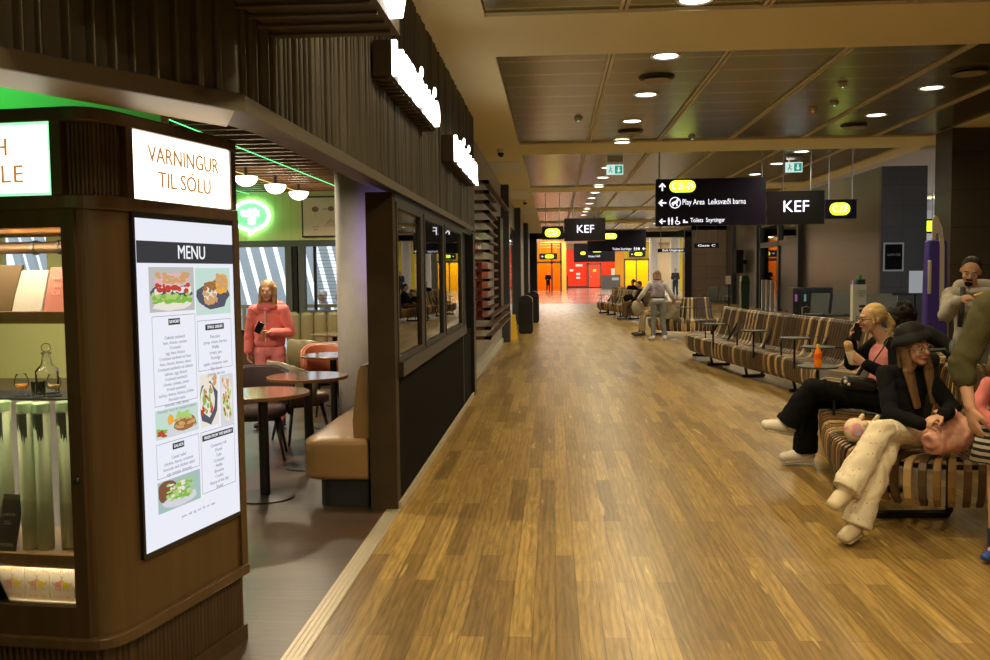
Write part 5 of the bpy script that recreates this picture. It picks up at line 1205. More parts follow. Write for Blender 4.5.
    if top:
        e2 = e+.006*S
        lo = J['pel'].lerp(waist, .45-top_low)
        fn = [C(lo, waist, (.140*S+e2, .100*S+e2), (.128*S+e2, .094*S+e2), pside), C(waist, J['chest'], (.128*S+e2, .094*S+e2), (.148*S+e2, .102*S+e2), side), C(J['chest'], J['neck']-(J['neck']-J['chest'])*.25, (.13*S+e2, .085*S+e2), (.055*S+e, .05*S+e), side), C(J['shL'].lerp(J['shR'], .08), J['shR'].lerp(J['shL'], .08), .050*S+e2, .050*S+e2)]
        for q in 'LR':
            if not sleeves: fn += [C(J['sh'+q], J['sh'+q].lerp(J['el'+q], .15), .052*S+e, .050*S+e)]; continue
            end = J['wr'+q].lerp(J['el'+q], .03+bare_arm)
            fn += [C(J['sh'+q], J['el'+q], .050*S+e2, .042*S+e2), C(J['el'+q], end, .042*S+e2, (.030+bare_arm*.012)*S+e2)]
        blob('top', fn, vox, top, P, 2, wr=.007 if vox < .013 else 0)
    if shoes:
        for q in 'LR':
            an, toe = J['an'+q], J['toe'+q]
            sh = J['kn'+q]-an; sh.normalize(); d = (toe-an); d = (d-sh*d.dot(sh)).normalized() if abs(d.normalized().dot(sh)) < .9 else d.normalized()
            d = (toe-an).normalized()
            uu = (sh-d*sh.dot(d)).normalized()
            q_ = S*shoeS; heel = an-d*.022*S-uu*.042*S; tip = toe-d*.02*S+uu*.010*S
            sd = d.cross(uu)
            fn = [C(heel, heel.lerp(tip, .55), (.042*q_, .042*q_), (.047*q_, .042*q_), sd), C(heel.lerp(tip, .45), tip, (.048*q_, .042*q_), (.041*q_, .029*q_), sd), C(heel+uu*.02*q_, an+uu*.015*q_, .043*q_, .045*q_)]
            so = blob('shoe', fn, max(.007, vox*.8), shoes[0], P, 2)
            b = BM(); ecap(b, heel-uu*.034*q_, tip-uu*.024*q_, (.047*q_, .014*q_), (.045*q_, .013*q_), sd); o = wpart('sole', b, shoes[1], P, smooth=True); o.parent = so
    return P
def h_short(h, f, u, r, s):
    return [oball(h+u*.036*s-f*.026*s, (f, u, r), (.094*s, .088*s, .080*s)), oball(h-u*.02*s-f*.058*s, (f, u, r), (.045*s, .06*s, .066*s))]
def h_long(h, f, u, r, s, L=.42, front=True):
    o = [oball(h+u*.036*s-f*.022*s, (f, u, r), (.098*s, .090*s, .084*s)), C(h-f*.06*s, h-f*.075*s-u*L*.6, (.080*s, .04*s), (.085*s, .025*s), r)]
    for sd in (-1, 1): o.append(C(h+r*sd*.074*s+u*.03*s-f*.01, h+r*sd*.080*s-u*.14*s+f*.02, (.030*s, .028*s), (.040*s, .026*s), f)); front and o.append(C(h+r*sd*.080*s-u*.14*s+f*.02, h+r*sd*.070*s-u*L+f*.065, (.040*s, .028*s), (.030*s, .014*s), r))
    return o
def h_pony(h, f, u, r, s):
    return [oball(h+u*.034*s-f*.024*s, (f, u, r), (.096*s, .089*s, .081*s)), oball(h+u*.012*s-f*.108*s, (f, u, r), (.03*s, .03*s, .03*s)), C(h+u*.01*s-f*.12*s, h-u*.055*s-f*.155*s, .030*s, .034*s, None, 10), C(h-u*.055*s-f*.155*s, h-u*.13*s-f*.145*s, .034*s, .012*s, None, 10), C(h+u*.06*s+f*.03*s+r*.05*s, h-u*.03*s+f*.02*s+r*.073*s, .02*s, .012*s), C(h+u*.06*s+f*.03*s-r*.05*s, h-u*.03*s+f*.02*s-r*.073*s, .02*s, .012*s)]
def h_curly(h, f, u, r, s):
    rr = random.Random(4); o = [oball(h+u*.02*s-f*.03*s, (f, u, r), (.13*s, .12*s, .125*s))]
    for k in range(70):
        a, z = rr.uniform(0, 2*PI), rr.uniform(-1.15, .9); q = math.sqrt(max(.1, 1-min(1, abs(z))**2))
        o.append(oball(h+u*(.02+z*.12)*s-f*(.03)*s+(f*math.cos(a)+r*math.sin(a))*.115*q*s, (f, u, r), (.034*s,)*3, 8))
    return o
def glasses(par, h, f, u, r, s, m, rr=.023):
    b = BM()
    for sd in (-1, 1):
        c = h+f*.100*s+r*sd*.032*s+u*.0*s
        tube(b, [c+r*math.cos(a)*rr*1.1*s+u*math.sin(a)*rr*.85*s for a in [2*PI*k/14 for k in range(15)]], .0028, 6, False)
        tube(b, [c+r*sd*rr*1.1*s, h+r*sd*.080*s+f*.0*s+u*.004*s], .0025, 6)
    tube(b, [h+f*.102*s-r*.009*s, h+f*.106*s+u*.002, h+f*.102*s+r*.009*s], .0025, 6)
    return wpart('glasses', b, m, par)
SK = skinm('skin_fair', (.56, .31, .21)); SK2 = skinm('skin_tan', (.46, .25, .155)); SK3 = skinm('skin_rosy', (.54, .29, .20))
blk = cloth('black_cloth', (.0055, .0055, .006)); blk2 = cloth('black_fleece', (.0065, .0065, .0075)); blond = mat('blonde_hair', (.50, .33, .13), .5, noise=.3, nscale=18, stretch=(1, 1, 4), bump=.5, bscale=50); brown = mat('brown_hair', (.16, .085, .035), .45, noise=.35, nscale=20, stretch=(6, 6, .6), bump=.5, bscale=40); dark = mat('dark_hair', (.007, .006, .0055), .55, bump=.6, bscale=40, spec=.2); aub = mat('auburn_hair', (.20, .095, .035), .5, noise=.3, nscale=14, bump=.4)
whs = mat('white_shoe', (.68, .62, .53), .55, noise=.06, nscale=10); sole = mat('white_sole', (.62, .55, .45), .6); dks = mat('dark_shoe', (.025, .02, .018), .5)
# --- blonde woman on the phone
J = dict(pel=(2.60, 7.30, .565), chest=(2.63, 7.30, .91), neck=(2.605, 7.29, 1.055), head=(2.505, 7.27, 1.215), shL=(2.65, 7.13, 1.0), shR=(2.62, 7.47, 1.0), elL=(2.62, 7.04, .755), wrL=(2.385, 7.06, .875), hdL=(-.75, .15, .55), pnL=(.2, .9, .3), elR=(2.44, 7.54, .83), wrR=(2.40, 7.44, 1.04), hdR=(.05, -.25, .9), pnR=(.7, -.5, 0), hipL=(2.57, 7.21, .565), hipR=(2.57, 7.40, .56), knL=(2.03, 7.20, .675), anL=(1.86, 7.26, .385), toeL=(1.66, 7.22, .365), knR=(2.07, 7.44, .555), anR=(2.06, 7.50, .115), toeR=(1.87, 7.49, .045))
W = figure('woman with blonde ponytail and glasses in black, on the phone, holding a wrap', (2.3, 7.3, 0), J, (-1, -.12, -.06), SK, 1., .008, None, blk, (whs, sole), blond, h_pony, flare=.045, shoeS=1.28)
pink = cloth('pink_top', (.72, .27, .27), .8, .05)
ch, ws, pl = V(J['chest']), V(J['pel']).lerp(V(J['chest']), .5), V(J['pel'])
blob('pink_shirt', [C(pl+V((-.005, 0, .08)), ws, (.150, .118), (.142, .114), (0, 1, 0)), C(ws, ch, (.142, .114), (.155, .126), (0, 1, 0)), C(ch, ch+V((-.01, 0, .08)), (.12, .10), (.07, .06), (0, 1, 0))], .009, pink, W)
bz = [C(pl+V((.045, 0, .06)), ws+V((.045, 0, 0)), (.170, .105), (.165, .10), (0, 1, 0)), C(ws+V((.045, 0, 0)), ch+V((.04, 0, 0)), (.165, .10), (.185, .105), (0, 1, 0)), C(V(J['shL'])+V((.01, .04, 0)), V(J['shR'])+V((.01, -.04, 0)), .070, .070)]
for q in 'LR': bz += [C(J['sh'+q], J['el'+q], .068, .060), C(J['el'+q], V(J['wr'+q]).lerp(V(J['el'+q]), .06), .060, .044)]
blob('blazer', bz, .009, blk, W)
_f = V((-1, -.12, -.06)).normalized(); _u = (V(J['head'])-V(J['neck'])); _u = (_u-_f*_u.dot(_f)).normalized(); _r = _f.cross(_u)
glasses(W, V(J['head']), _f, _u, _r, 1., mat('glasses_dark', (.03, .015, .02), .3))
b = BM(); tube(b, [(2.60, 7.18, 1.05), (2.55, 7.16, .98), (2.50, 7.17, .90), (2.46, 7.18, .80), (2.42, 7.17, .70)], .006, 6); wpart('lanyard', b, mat('lanyard_dark', (.03, .03, .04), .6), W)
o = thing('phone', 'black phone the blonde woman holds to her ear', 'phone', (2.425, 7.36, 1.10))
b = BM(); loft(b, [[V((x, y, z)) for x, y in ((-.035, -.005), (.035, -.005), (.035, .005), (-.035, .005))] for z in (-.07, .07)]); bmesh.ops.rotate(b, matrix=Matrix.Rotation(.25, 3, 'Y') @ Matrix.Rotation(-.2, 3, 'Z'), verts=b.verts); part('case', b, mat('phone_black', (.008, .008, .01), .2), o, bevel=.004)
o = thing('wrap_sandwich', 'wrap in paper held up in the left hand of the blonde woman', 'food', (2.285, 7.10, .93))
blob('wrap', [C((2.30, 7.11, .91), (2.268, 7.09, 1.02), .026, .034), oball((2.265, 7.09, 1.03), (V((1, 0, 0)), V((0, 1, 0)), V((0, 0, 1))), (.032, .03, .025), 10)], .007, mat('wrap_tan', (.55, .33, .14), .7, noise=.3, nscale=40, bump=.5), o)
b = BM(); ecap(b, (2.306, 7.115, .885), (2.284, 7.10, .965), .026, .033); wpart('paper', b, mat('wrap_paper', (.72, .60, .45), .7), o, smooth=True)
o = thing('shoulder_bag', 'small black bag on the lap of the blonde woman', 'bag', (2.38, 7.17, .66))
blob('pouch', [C((2.28, 7.14, .72), (2.46, 7.15, .70), (.06, .05), (.06, .055), (0, 0, 1))], .009, mat('bag_black_leather', (.015, .014, .014), .35), o)
b = BM(); ball(b, (2.25, 7.085, .735), (.014, .008, .014), 8); ball(b, (2.275, 7.082, .715), (.012, .008, .012), 8); wpart('white_print', b, whs, o)
# --- girl in the bucket hat
J = dict(pel=(2.19, 5.80, .565), chest=(2.215, 5.83, .86), neck=(2.225, 5.80, 1.00), head=(2.235, 5.735, 1.115), shL=(2.345, 5.83, .94), shR=(2.085, 5.80, .94), elL=(2.44, 5.66, .74), wrL=(2.30, 5.455, .73), hdL=(-.7, -.2, -.15), pnL=(0, .2, -1), elR=(2.06, 5.62, .71), wrR=(2.175, 5.46, .68), hdR=(.9, -.1, -.02), pnR=(0, .2, -1), hipL=(2.28, 5.77, .565), hipR=(2.10, 5.77, .56), knL=(1.925, 5.42, .645), anL=(1.69, 5.29, .325), toeL=(1.585, 5.20, .24), knR=(1.96, 5.44, .51), anR=(1.765, 5.34, .105), toeR=(1.655, 5.22, .045))
wp = bpy.data.materials.new('white_dotted_trousers'); wp.use_nodes = True
nt = wp.node_tree; bs = nt.nodes['Principled BSDF']; tc = nt.nodes.new('ShaderNodeTexCoord'); vo = nt.nodes.new('ShaderNodeTexVoronoi'); vo.inputs['Scale'].default_value = 34; vo.inputs['Randomness'].default_value = .35
rp = nt.nodes.new('ShaderNodeValToRGB'); rp.color_ramp.interpolation = 'CONSTANT'; rp.color_ramp.elements[0].color = (.62, .16, .13, 1); rp.color_ramp.elements[1].position = .15; rp.color_ramp.elements[1].color = (.72, .62, .48, 1)
nt.links.new(tc.outputs['Object'], vo.inputs['Vector']); nt.links.new(vo.outputs['Distance'], rp.inputs[0]); nt.links.new(rp.outputs[0], bs.inputs['Base Color']); bs.inputs['Roughness'].default_value = .85
gf = V((.40, -.91, -.04)).normalized()
G = figure('girl in black bucket hat and jacket with dotted white trousers, legs crossed on the bench', (2.1, 5.7, 0), J, gf, SK3, .86, .0065, blk2, wp, (mat('cream_shoe', (.58, .47, .33), .6), mat('cream_sole', (.60, .50, .38), .6)), brown, lambda *a: h_long(*a, L=.36), flare=.042, headS=1.03, curl=.6, shoeS=1.22)
h = V(J['head']); gu = (h-V(J['neck'])); gu = (gu-gf*gu.dot(gf)).normalized(); gr = gf.cross(gu)
glasses(G, h, gf, gu, gr, .95, mat('glasses_wire', (.35, .33, .3), .3, .8))
ht = V((gf.x, gf.y, 0)).normalized()
hm = mat('hat_black', (.006, .006, .007), .7, bump=.3, bscale=30, spec=.2)
b = BM(); prof = [(.0, .118), (.03, .117), (.056, .108), (.078, .090), (.092, .060), (.100, .030), (.114, .006), (.128, -.022), (.131, -.018), (.118, .014), (.10, .040), (.090, .05), (.0, .05)]
lathe(b, prof, (0, 0, 0), 32)
rot = Matrix((gr, gf, gu)).transposed() @ Matrix.Rotation(.30, 3, 'X')
bmesh.ops.rotate(b, matrix=rot, verts=b.verts); bmesh.ops.translate(b, vec=h+gu*.040-gf*.016, verts=b.verts); wpart('bucket_hat', b, hm, G, smooth=True)
# --- pink drawstring bag and plush bag on the bench
o = thing('drawstring_bag', 'crumpled pink bag standing on the bench beside the hat girl', 'bag', (2.385, 5.60, .463))
pb = mat('bag_pink', (.72, .35, .28), .55, noise=.08, nscale=6, bump=.7, bscale=9)
I3 = (V((1, 0, 0)), V((0, 1, 0)), V((0, 0, 1)))
blob('bag_body', [oball((2.385, 5.58, .57), I3, (.145, .105, .11)), oball((2.465, 5.60, .60), I3, (.075, .09, .10)), oball((2.315, 5.56, .55), I3, (.09, .09, .09)), C((2.365, 5.57, .66), (2.345, 5.56, .715), .065, .035), C((2.455, 5.60, .66), (2.435, 5.60, .70), .05, .03)], .008, pb, o, 1, wr=.028, wf=9.)
rr = random.Random(9)
blob('gathered_top', [oball((2.325+rr.uniform(-.035, .09), 5.56+rr.uniform(-.03, .04), .725+rr.uniform(-.02, .025)), I3, (rr.uniform(.012, .022), rr.uniform(.018, .04), rr.uniform(.014, .03)), 8) for k in range(16)], .006, pb, o, 1)
o = thing('plush_toy', 'small fluffy rainbow plush with ears lying on the bench between the two women', 'plush toy', (2.08, 6.05, .463))
pm = bpy.data.materials.new('rainbow_plush'); pm.use_nodes = True; nt = pm.node_tree; bs = nt.nodes['Principled BSDF']; tc = nt.nodes.new('ShaderNodeTexCoord'); no = nt.nodes.new('ShaderNodeTexNoise'); no.inputs['Scale'].default_value = 12; no.inputs['Detail'].default_value = 1; rp = nt.nodes.new('ShaderNodeValToRGB')
for p, c in ((.30, (.30, .52, .45, 1)), (.43, (.72, .58, .30, 1)), (.52, (.74, .62, .50, 1)), (.60, (.72, .25, .26, 1)), (.72, (.5, .35, .5, 1))):
    e_ = rp.color_ramp.elements.new(p); e_.color = c
rp.color_ramp.elements.remove(rp.color_ramp.elements[0])
nt.links.new(tc.outputs['Object'], no.inputs['Vector']); nt.links.new(no.outputs['Fac'], rp.inputs[0]); nt.links.new(rp.outputs[0], bs.inputs['Base Color']); bs.inputs['Roughness'].default_value = .95
blob('plush_body', [oball((2.06, 6.03, .53), I3, (.13, .10, .075)), oball((1.965, 5.99, .55), I3, (.07, .07, .08)), oball((2.16, 6.06, .52), I3, (.075, .07, .06))]+[oball((2.07+rr.uniform(-.11, .12), 6.02+rr.uniform(-.07, .05), .545+rr.uniform(-.03, .05)), I3, (.026, .026, .024), 8) for k in range(40)], .008, pm, o, 1)
b = BM(); ecap(b, (1.985, 5.99, .59), (2.01, 5.98, .645), .020, .014); ecap(b, (2.09, 6.0, .59), (2.115, 6.0, .635), .022, .014); wpart('ear', b, pm, o, smooth=True)
o = thing('brown_wallet', 'brown wallet lying on the bench behind the knee of the hat girl', 'wallet', (2.16, 5.90, .46)); o.location = (2.17, 6.02, .463)
b = BM(); box(b, -.06, .06, -.03, .03, 0, .03); part('flap', b, mat('wallet_brown', (.12, .045, .02), .5), o, bevel=.006)
# --- black backpack and patterned bag behind the girl
o = thing('backpack', 'black backpack with curved straps behind the hat girl', 'backpack', (2.53, 6.28, .46))
blob('pack_body', [C((2.50, 6.30, .56), (2.50, 6.32, .90), (.15, .09), (.14, .08), (1, 0, 0)), oball((2.50, 6.30, .98), I3, (.13, .08, .08))], .012, mat('backpack_black', (.012, .012, .013), .5), o)
b = BM(); tube(b, [(2.52, 6.2, 1.05), (2.60, 6.16, 1.06), (2.66, 6.14, 1.0), (2.70, 6.14, .88), (2.72, 6.15, .75)], .013, 8); wpart('strap', b, mat('strap_black', (.01, .01, .01), .6), o)
o = thing('patterned_bag', 'brown patterned bag on the bench between hat girl and foreground man', 'bag', (2.72, 5.86, .46))
blob('bag_body', [C((2.66, 5.88, .60), (2.80, 5.88, .62), (.13, .08), (.12, .08), (0, 0, 1)), oball((2.68, 5.88, .75), I3, (.09, .07, .06))], .012, mat('bag_pattern_brown', (.14, .08, .04), .5, noise=.7, nscale=22), o)
# --- orange drink on the bench table
o = thing('drink_bottle', 'bottle of orange drink with yellow cap standing on the bench table', 'bottle', (2.385, 8.29, .719))
b = BM(); lathe(b, [(.0, 0), (.030, .0), (.033, .006), (.033, .06), (.029, .08), (.033, .10), (.033, .125), (.026, .155), (.013, .18), (.012, .19), (0, .19)], seg=20); part('bottle_body', b, mat('orange_drink', (.85, .20, .01), .15, emit=(.9, .2, .0), es=.05), o, smooth=True)
b = BM(); cyl(b, (0, 0, .188), .015, .022, 14); part('cap', b, mat('cap_yellow', (.75, .55, .03), .4), o)
b = BM(); cyl(b, (0, 0, .085), .0335, .04, 20); part('label_band', b, mat('drink_label', (.80, .12, .01), .4), o)
# --- man eating
J = dict(pel=(3.66, 8.12, .92), chest=(3.66, 8.10, 1.24), neck=(3.645, 8.08, 1.415), head=(3.58, 8.0, 1.575), shL=(3.85, 8.05, 1.37), shR=(3.46, 8.10, 1.37), elL=(3.90, 7.90, 1.12), wrL=(3.60, 7.72, 1.25), hdL=(-.8, -.1, .2), pnL=(0, 0, 1), elR=(3.35, 7.93, 1.20), wrR=(3.345, 7.72, 1.335), hdR=(.9, -.2, .3), pnR=(.1, .5, -.8), hipL=(3.76, 8.12, .90), hipR=(3.57, 8.13, .90), knL=(3.77, 8.10, .49), anL=(3.78, 8.14, .09), toeL=(3.74, 7.93, .035), knR=(3.56, 8.10, .49), anR=(3.55, 8.14, .09), toeR=(3.50, 7.94, .035))
mf = V((-.42, -.84, -.35)).normalized()
hood = cloth('grey_hoodie', (.42, .39, .35))
Mn = figure('bearded man in light grey hoodie eating fries beside the purple totem', (3.66, 8.1, 0), J, mf, SK2, 1.02, .010, hood, cloth('grey_jeans', (.14, .15, .16)), (dks, dks), dark, h_short, beard=dark, up=(0, -.35, .94))
blob('hood', [C((3.55, 8.12, 1.44), (3.76, 8.10, 1.44), .065, .065), C((3.60, 7.99, 1.40), (3.70, 7.98, 1.40), .035, .035)], .012, hood, Mn)
b = BM(); tube(b, [(3.52, 8.0, 1.43), (3.50, 7.965, 1.35), (3.50, 7.975, 1.22), (3.51, 8.03, 1.10)], .022, 8); wpart('backpack_strap', b, cloth('strap_grey', (.07, .07, .07)), Mn)
o = thing('fries', 'yellow fries in the hand of the man in the grey hoodie', 'food', (3.47, 7.64, 1.36))
b = BM(); 
for k in range(5): ecap(b, (3.455+k*.012, 7.64, 1.375+.004*k), (3.505+k*.012, 7.63, 1.39+.006*(k % 2)), .009, .008, None, 6)
wpart('chips', b, mat('fries_yellow', (.75, .45, .06), .6), o, smooth=True)
o = thing('paper_tray', 'small white paper tray held by the man in the grey hoodie', 'tray', (3.47, 7.66, 1.285))
b = BM(); lathe(b, [(0, 0), (.05, .002), (.07, .03), (.067, .03), (.048, .006), (0, .005)], seg=18); part('tray_body', b, mat('tray_white', (.75, .70, .6), .6), o)
# --- foreground man in olive sweater, mostly outside the frame
J = dict(pel=(2.40, 4.50, .95), chest=(2.25, 4.46, 1.26), neck=(2.21, 4.45, 1.45), head=(2.16, 4.47, 1.625), shL=(2.025, 4.44, 1.40), shR=(2.46, 4.42, 1.40), elL=(1.955, 4.45, 1.12), wrL=(1.965, 4.38, .925), hdL=(.15, -.1, -1), pnL=(.9, .25, 0), elR=(2.56, 4.48, 1.12), wrR=(2.60, 4.60, .90), hdR=(0, .2, -1), pnR=(-1, 0, 0), hipL=(2.31, 4.5, .92), hipR=(2.50, 4.5, .92), knL=(2.36, 4.52, .50), anL=(2.42, 4.46, .09), toeL=(2.46, 4.68, .035), knR=(2.54, 4.52, .50), anR=(2.58, 4.46, .09), toeR=(2.62, 4.68, .035))
for k in list(J):
    if not k.startswith(('hd', 'pn')): J[k] = tuple(V(J[k])+V((.05 if k not in ('elL', 'wrL') else .005, 0, .02)))
Fm = figure('man in olive sweater with rolled sleeve seen from behind at the right photo edge', (2.4, 4.5, 0), J, (.45, .88, -.1), SK3, 1.03, .0085, cloth('olive_sweater', (.070, .062, .030)), cloth('dark_jeans', (.03, .035, .05)), (dks, dks), aub, h_short, bare_arm=.66, curl=.32)
# --- child behind his arm
J = dict(pel=(2.47, 4.97, .60), chest=(2.47, 4.97, .80), neck=(2.47, 4.97, .91), head=(2.47, 4.95, 1.05), shL=(2.58, 4.99, .865), shR=(2.37, 4.95, .865), elL=(2.62, 4.98, .70), wrL=(2.62, 4.92, .55), hdL=(0, -.1, -1), elR=(2.30, 4.93, .76), wrR=(2.37, 4.86, .66), hdR=(.6, -.2, -.4), hipL=(2.53, 4.98, .58), hipR=(2.42, 4.96, .58), knL=(2.54, 4.98, .31), anL=(2.56, 5.02, .075), toeL=(2.50, 4.88, .03), knR=(2.415, 4.96, .31), anR=(2.415, 5.0, .075), toeR=(2.335, 4.93, .03))
for k in list(J):
    if not k.startswith('hd') and J[k][2] > .3: J[k] = (J[k][0]-.02, J[k][1], J[k][2]*1.13)
for k in list(J):
    if not k.startswith('hd'): J[k] = (J[k][0]-.025, J[k][1], J[k][2])
stp = bpy.data.materials.new('striped_cloth'); stp.use_nodes = True; nt = stp.node_tree; bs = nt.nodes['Principled BSDF']; tc = nt.nodes.new('ShaderNodeTexCoord'); wv = nt.nodes.new('ShaderNodeTexWave'); wv.bands_direction = 'Z'; wv.inputs['Scale'].default_value = 9; wv.inputs['Distortion'].default_value = 1.2; rp = nt.nodes.new('ShaderNodeValToRGB'); rp.color_ramp.interpolation = 'CONSTANT'; rp.color_ramp.elements[0].color = (.015, .015, .018, 1); rp.color_ramp.elements[1].position = .5; rp.color_ramp.elements[1].color = (.55, .5, .45, 1)
nt.links.new(tc.outputs['Object'], wv.inputs['Vector']); nt.links.new(wv.outputs['Fac'], rp.inputs[0]); nt.links.new(rp.outputs[0], bs.inputs['Base Color']); bs.inputs['Roughness'].default_value = .85
K = figure('small child in pink jacket and striped skirt behind the arm of the foreground man', (2.47, 4.97, 0), J, (-.7, -.65, -.1), SK, .66, .007, cloth('child_pink', (.66, .20, .20)), None, (mat('blue_shoe', (.03, .06, .28), .5), mat('blue_sole', (.05, .07, .2), .6)), brown, lambda *a: h_long(*a, L=.22, front=False), headS=1.12)
b = BM(); loft(b, [[V((2.435+math.cos(a)*q*(1+.05*math.cos(6*a)), 4.97+math.sin(a)*q*.85*(1+.05*math.cos(6*a)), z)) for a in [2*PI*k/36 for k in range(36)]] for z, q in ((.86, .115), (.72, .15), (.56, .185))]); wpart('striped_skirt', b, stp, K, smooth=True)
for an, kn in ((J['anL'], J['knL']), (J['anR'], J['knR'])):
    b = BM(); ecap(b, an, V(an).lerp(V(kn), .35), .030, .033); wpart('sock', b, mat('dotted_sock', (.02, .025, .06), .8, noise=.9, nscale=60), K, smooth=True)
o = thing('red_brown_bag', 'reddish brown bag on the bench under the striped skirt', 'bag', (2.74, 5.62, .463))
blob('bag_body', [C((2.68, 5.62, .55), (2.82, 5.64, .55), (.09, .07), (.09, .07), (0, 0, 1))], .012, mat('bag_redbrown', (.16, .045, .025), .5), o)
# --- dark curly-haired person seen from behind, on a bench back to back
PF = [(4.40, 10.2, 3.92, 10.32), (4.28, 9.6, 3.80, 9.7), (4.15, 9.15, 3.67, 9.26)]
bench('short slatted bench standing back to back behind the blonde woman', PF, (5, 3, 4, 2, 2), fill=.8, seed=41)
J = dict(pel=(3.58, 8.72, .565), chest=(3.48, 8.72, .90), neck=(3.45, 8.71, 1.03), head=(3.40, 8.70, 1.165), shL=(3.42, 8.90, .97), shR=(3.50, 8.54, .97), elL=(3.56, 8.95, .75), wrL=(3.75, 8.88, .64), hdL=(.9, 0, -.2), elR=(3.64, 8.50, .75), wrR=(3.82, 8.55, .64), hdR=(.9, 0, -.2), hipL=(3.60, 8.81, .56), hipR=(3.60, 8.63, .56), knL=(4.04, 8.80, .54), anL=(4.06, 8.82, .09), toeL=(4.28, 8.84, .035), knR=(4.03, 8.58, .54), anR=(4.05, 8.56, .09), toeR=(4.27, 8.52, .035))
for k in list(J):
    if not k.startswith('hd'): J[k] = tuple(V(J[k])+V(({'head': .17, 'neck': .22, 'chest': .30, 'shL': .24, 'shR': .24}.get(k, .40), .70, -.04 if k in ('head', 'neck') else 0)))
Pp = figure('person with dark curly hair and white collar seen from behind the blonde woman', (4.1, 9.4, 0), J, (.9, .4, 0), SK2, .97, .012, cloth('grey_black_top', (.03, .03, .035)), blk, (dks, dks), dark, h_curly)
blob('white_collar', [C((3.58, 9.33, 1.0), (3.63, 9.53, 1.0), .045, .045), C((3.57, 9.30, .92), (3.58, 9.32, 1.0), .05, .04)], .012, cloth('collar_white', (.55, .50, .42)), Pp)
# --- woman standing at the bench with bags
J = dict(pel=(2.44, 21.28, .90), chest=(2.43, 21.36, 1.20), neck=(2.43, 21.40, 1.36), head=(2.44, 21.47, 1.515), shL=(2.26, 21.37, 1.32), shR=(2.61, 21.37, 1.32), elL=(2.12, 21.42, 1.10), wrL=(2.04, 21.60, .98), hdL=(-.1, .5, -.6), elR=(2.76, 21.42, 1.08), wrR=(2.84, 21.62, .95), hdR=(.1, .5, -.6), hipL=(2.35, 21.28, .88), hipR=(2.53, 21.28, .88), knL=(2.34, 21.30, .48), anL=(2.32, 21.22, .09), toeL=(2.26, 21.42, .035), knR=(2.55, 21.30, .48), anR=(2.58, 21.22, .09), toeR=(2.64, 21.41, .035))
Lw = figure('standing woman with grey patterned vest and grey trousers bending over bags at the bench', (2.44, 21.3, 0), J, (.05, .9, -.35), SK, 1., .012, cloth('white_blouse', (.60, .56, .52)), cloth('pale_grey_trousers', (.17, .175, .16)), (whs, sole), aub, lambda *a: h_long(*a, L=.2, front=False), up=(0, .3, .95), top_low=.35)
vs = cloth('lilac_vest', (.26, .21, .24), .7, .5)
blob('vest', [C((2.44, 21.32, 1.04), (2.43, 21.36, 1.22), (.165, .13), (.185, .145), (1, 0, 0)), C((2.33, 21.38, 1.33), (2.53, 21.38, 1.33), .078, .078)], .014, vs, Lw)
b = BM(); loft(b, [[V((2.44+math.cos(a)*.172, 21.315+math.sin(a)*.137, z)) for a in [2*PI*k/28 for k in range(28)]] for z in (.985, 1.02)]); wpart('belt', b, mat('belt_navy', (.015, .015, .03), .5), Lw)
o = thing('tote_bag', 'beige tote bag left of the standing woman', 'bag', (1.98, 21.75, .5))
blob('bag_body', [C((1.96, 21.72, .72), (2.08, 21.78, .74), (.20, .09), (.19, .09), (0, 0, 1))], .02, mat('tote_beige', (.34, .28, .17), .7, noise=.2, nscale=6), o)
b = BM(); tube(b, [(1.98, 21.70, .88), (2.00, 21.66, .98), (2.05, 21.68, .98), (2.08, 21.74, .90)], .012, 6); wpart('handle', b, mat('tote_handle', (.25, .2, .12), .7), o)
o = thing('carrier_bag', 'beige bag on the bench right of the standing woman', 'bag', (2.80, 21.92, .463))
b = BM(); box(b, -.16, .22, -.13, .13, 0, .42); part('bag_body', b, mat('box_beige', (.40, .33, .22), .7), o, bevel=.03)
b = BM(); box(b, -.2, .26, -.15, .15, .38, .43); part('flap', b, mat('box_flap', (.5, .42, .28), .7), o)
# --- seated men beside her
kh = cloth('khaki_trousers', (.30, .22, .12))
J = dict(pel=(2.72, 22.75, .565), chest=(2.74, 22.75, .90), neck=(2.72, 22.75, 1.04), head=(2.68, 22.74, 1.18), shL=(2.74, 22.57, .97), shR=(2.74, 22.93, .97), elL=(2.62, 22.52, .74), wrL=(2.44, 22.56, .67), hdL=(-1, 0, -.2), elR=(2.62, 22.98, .74), wrR=(2.44, 22.94, .67), hdR=(-1, 0, -.2), hipL=(2.70, 22.66, .56), hipR=(2.70, 22.85, .56), knL=(2.24, 22.58, .56), anL=(2.20, 22.46, .10), toeL=(1.98, 22.40, .035), knR=(2.25, 22.90, .56), anR=(2.18, 22.86, .10), toeR=(1.96, 22.84, .035))
figure('seated man in khaki trousers, mostly hidden behind the standing woman', (2.5, 22.7, 0), J, (-1, -.1, -.1), SK2, 1., .014, cloth('tan_shirt', (.35, .30, .22)), kh, (dks, dks), brown, h_short)
sh_ = V((.16, 7.55, 0))
J2 = {k: tuple(V(v)+sh_) if not k.startswith('hd') else v for k, v in J.items()}
figure('seated man in dark brown trousers farther back with a black bag on his lap', (2.82, 30.25, 0), J2, (-1, -.2, -.3), SK2, 1., .016, blk, cloth('brown_trousers', (.10, .06, .03)), (dks, dks), dark, h_short)
o = thing('black_bag', 'black bag on the lap of the far seated man', 'bag', (2.46, 30.2, .64))
blob('bag_body', [C((2.42, 30.2, .73), (2.56, 30.22, .75), (.13, .1), (.13, .1), (0, 0, 1))], .02, blk, o)
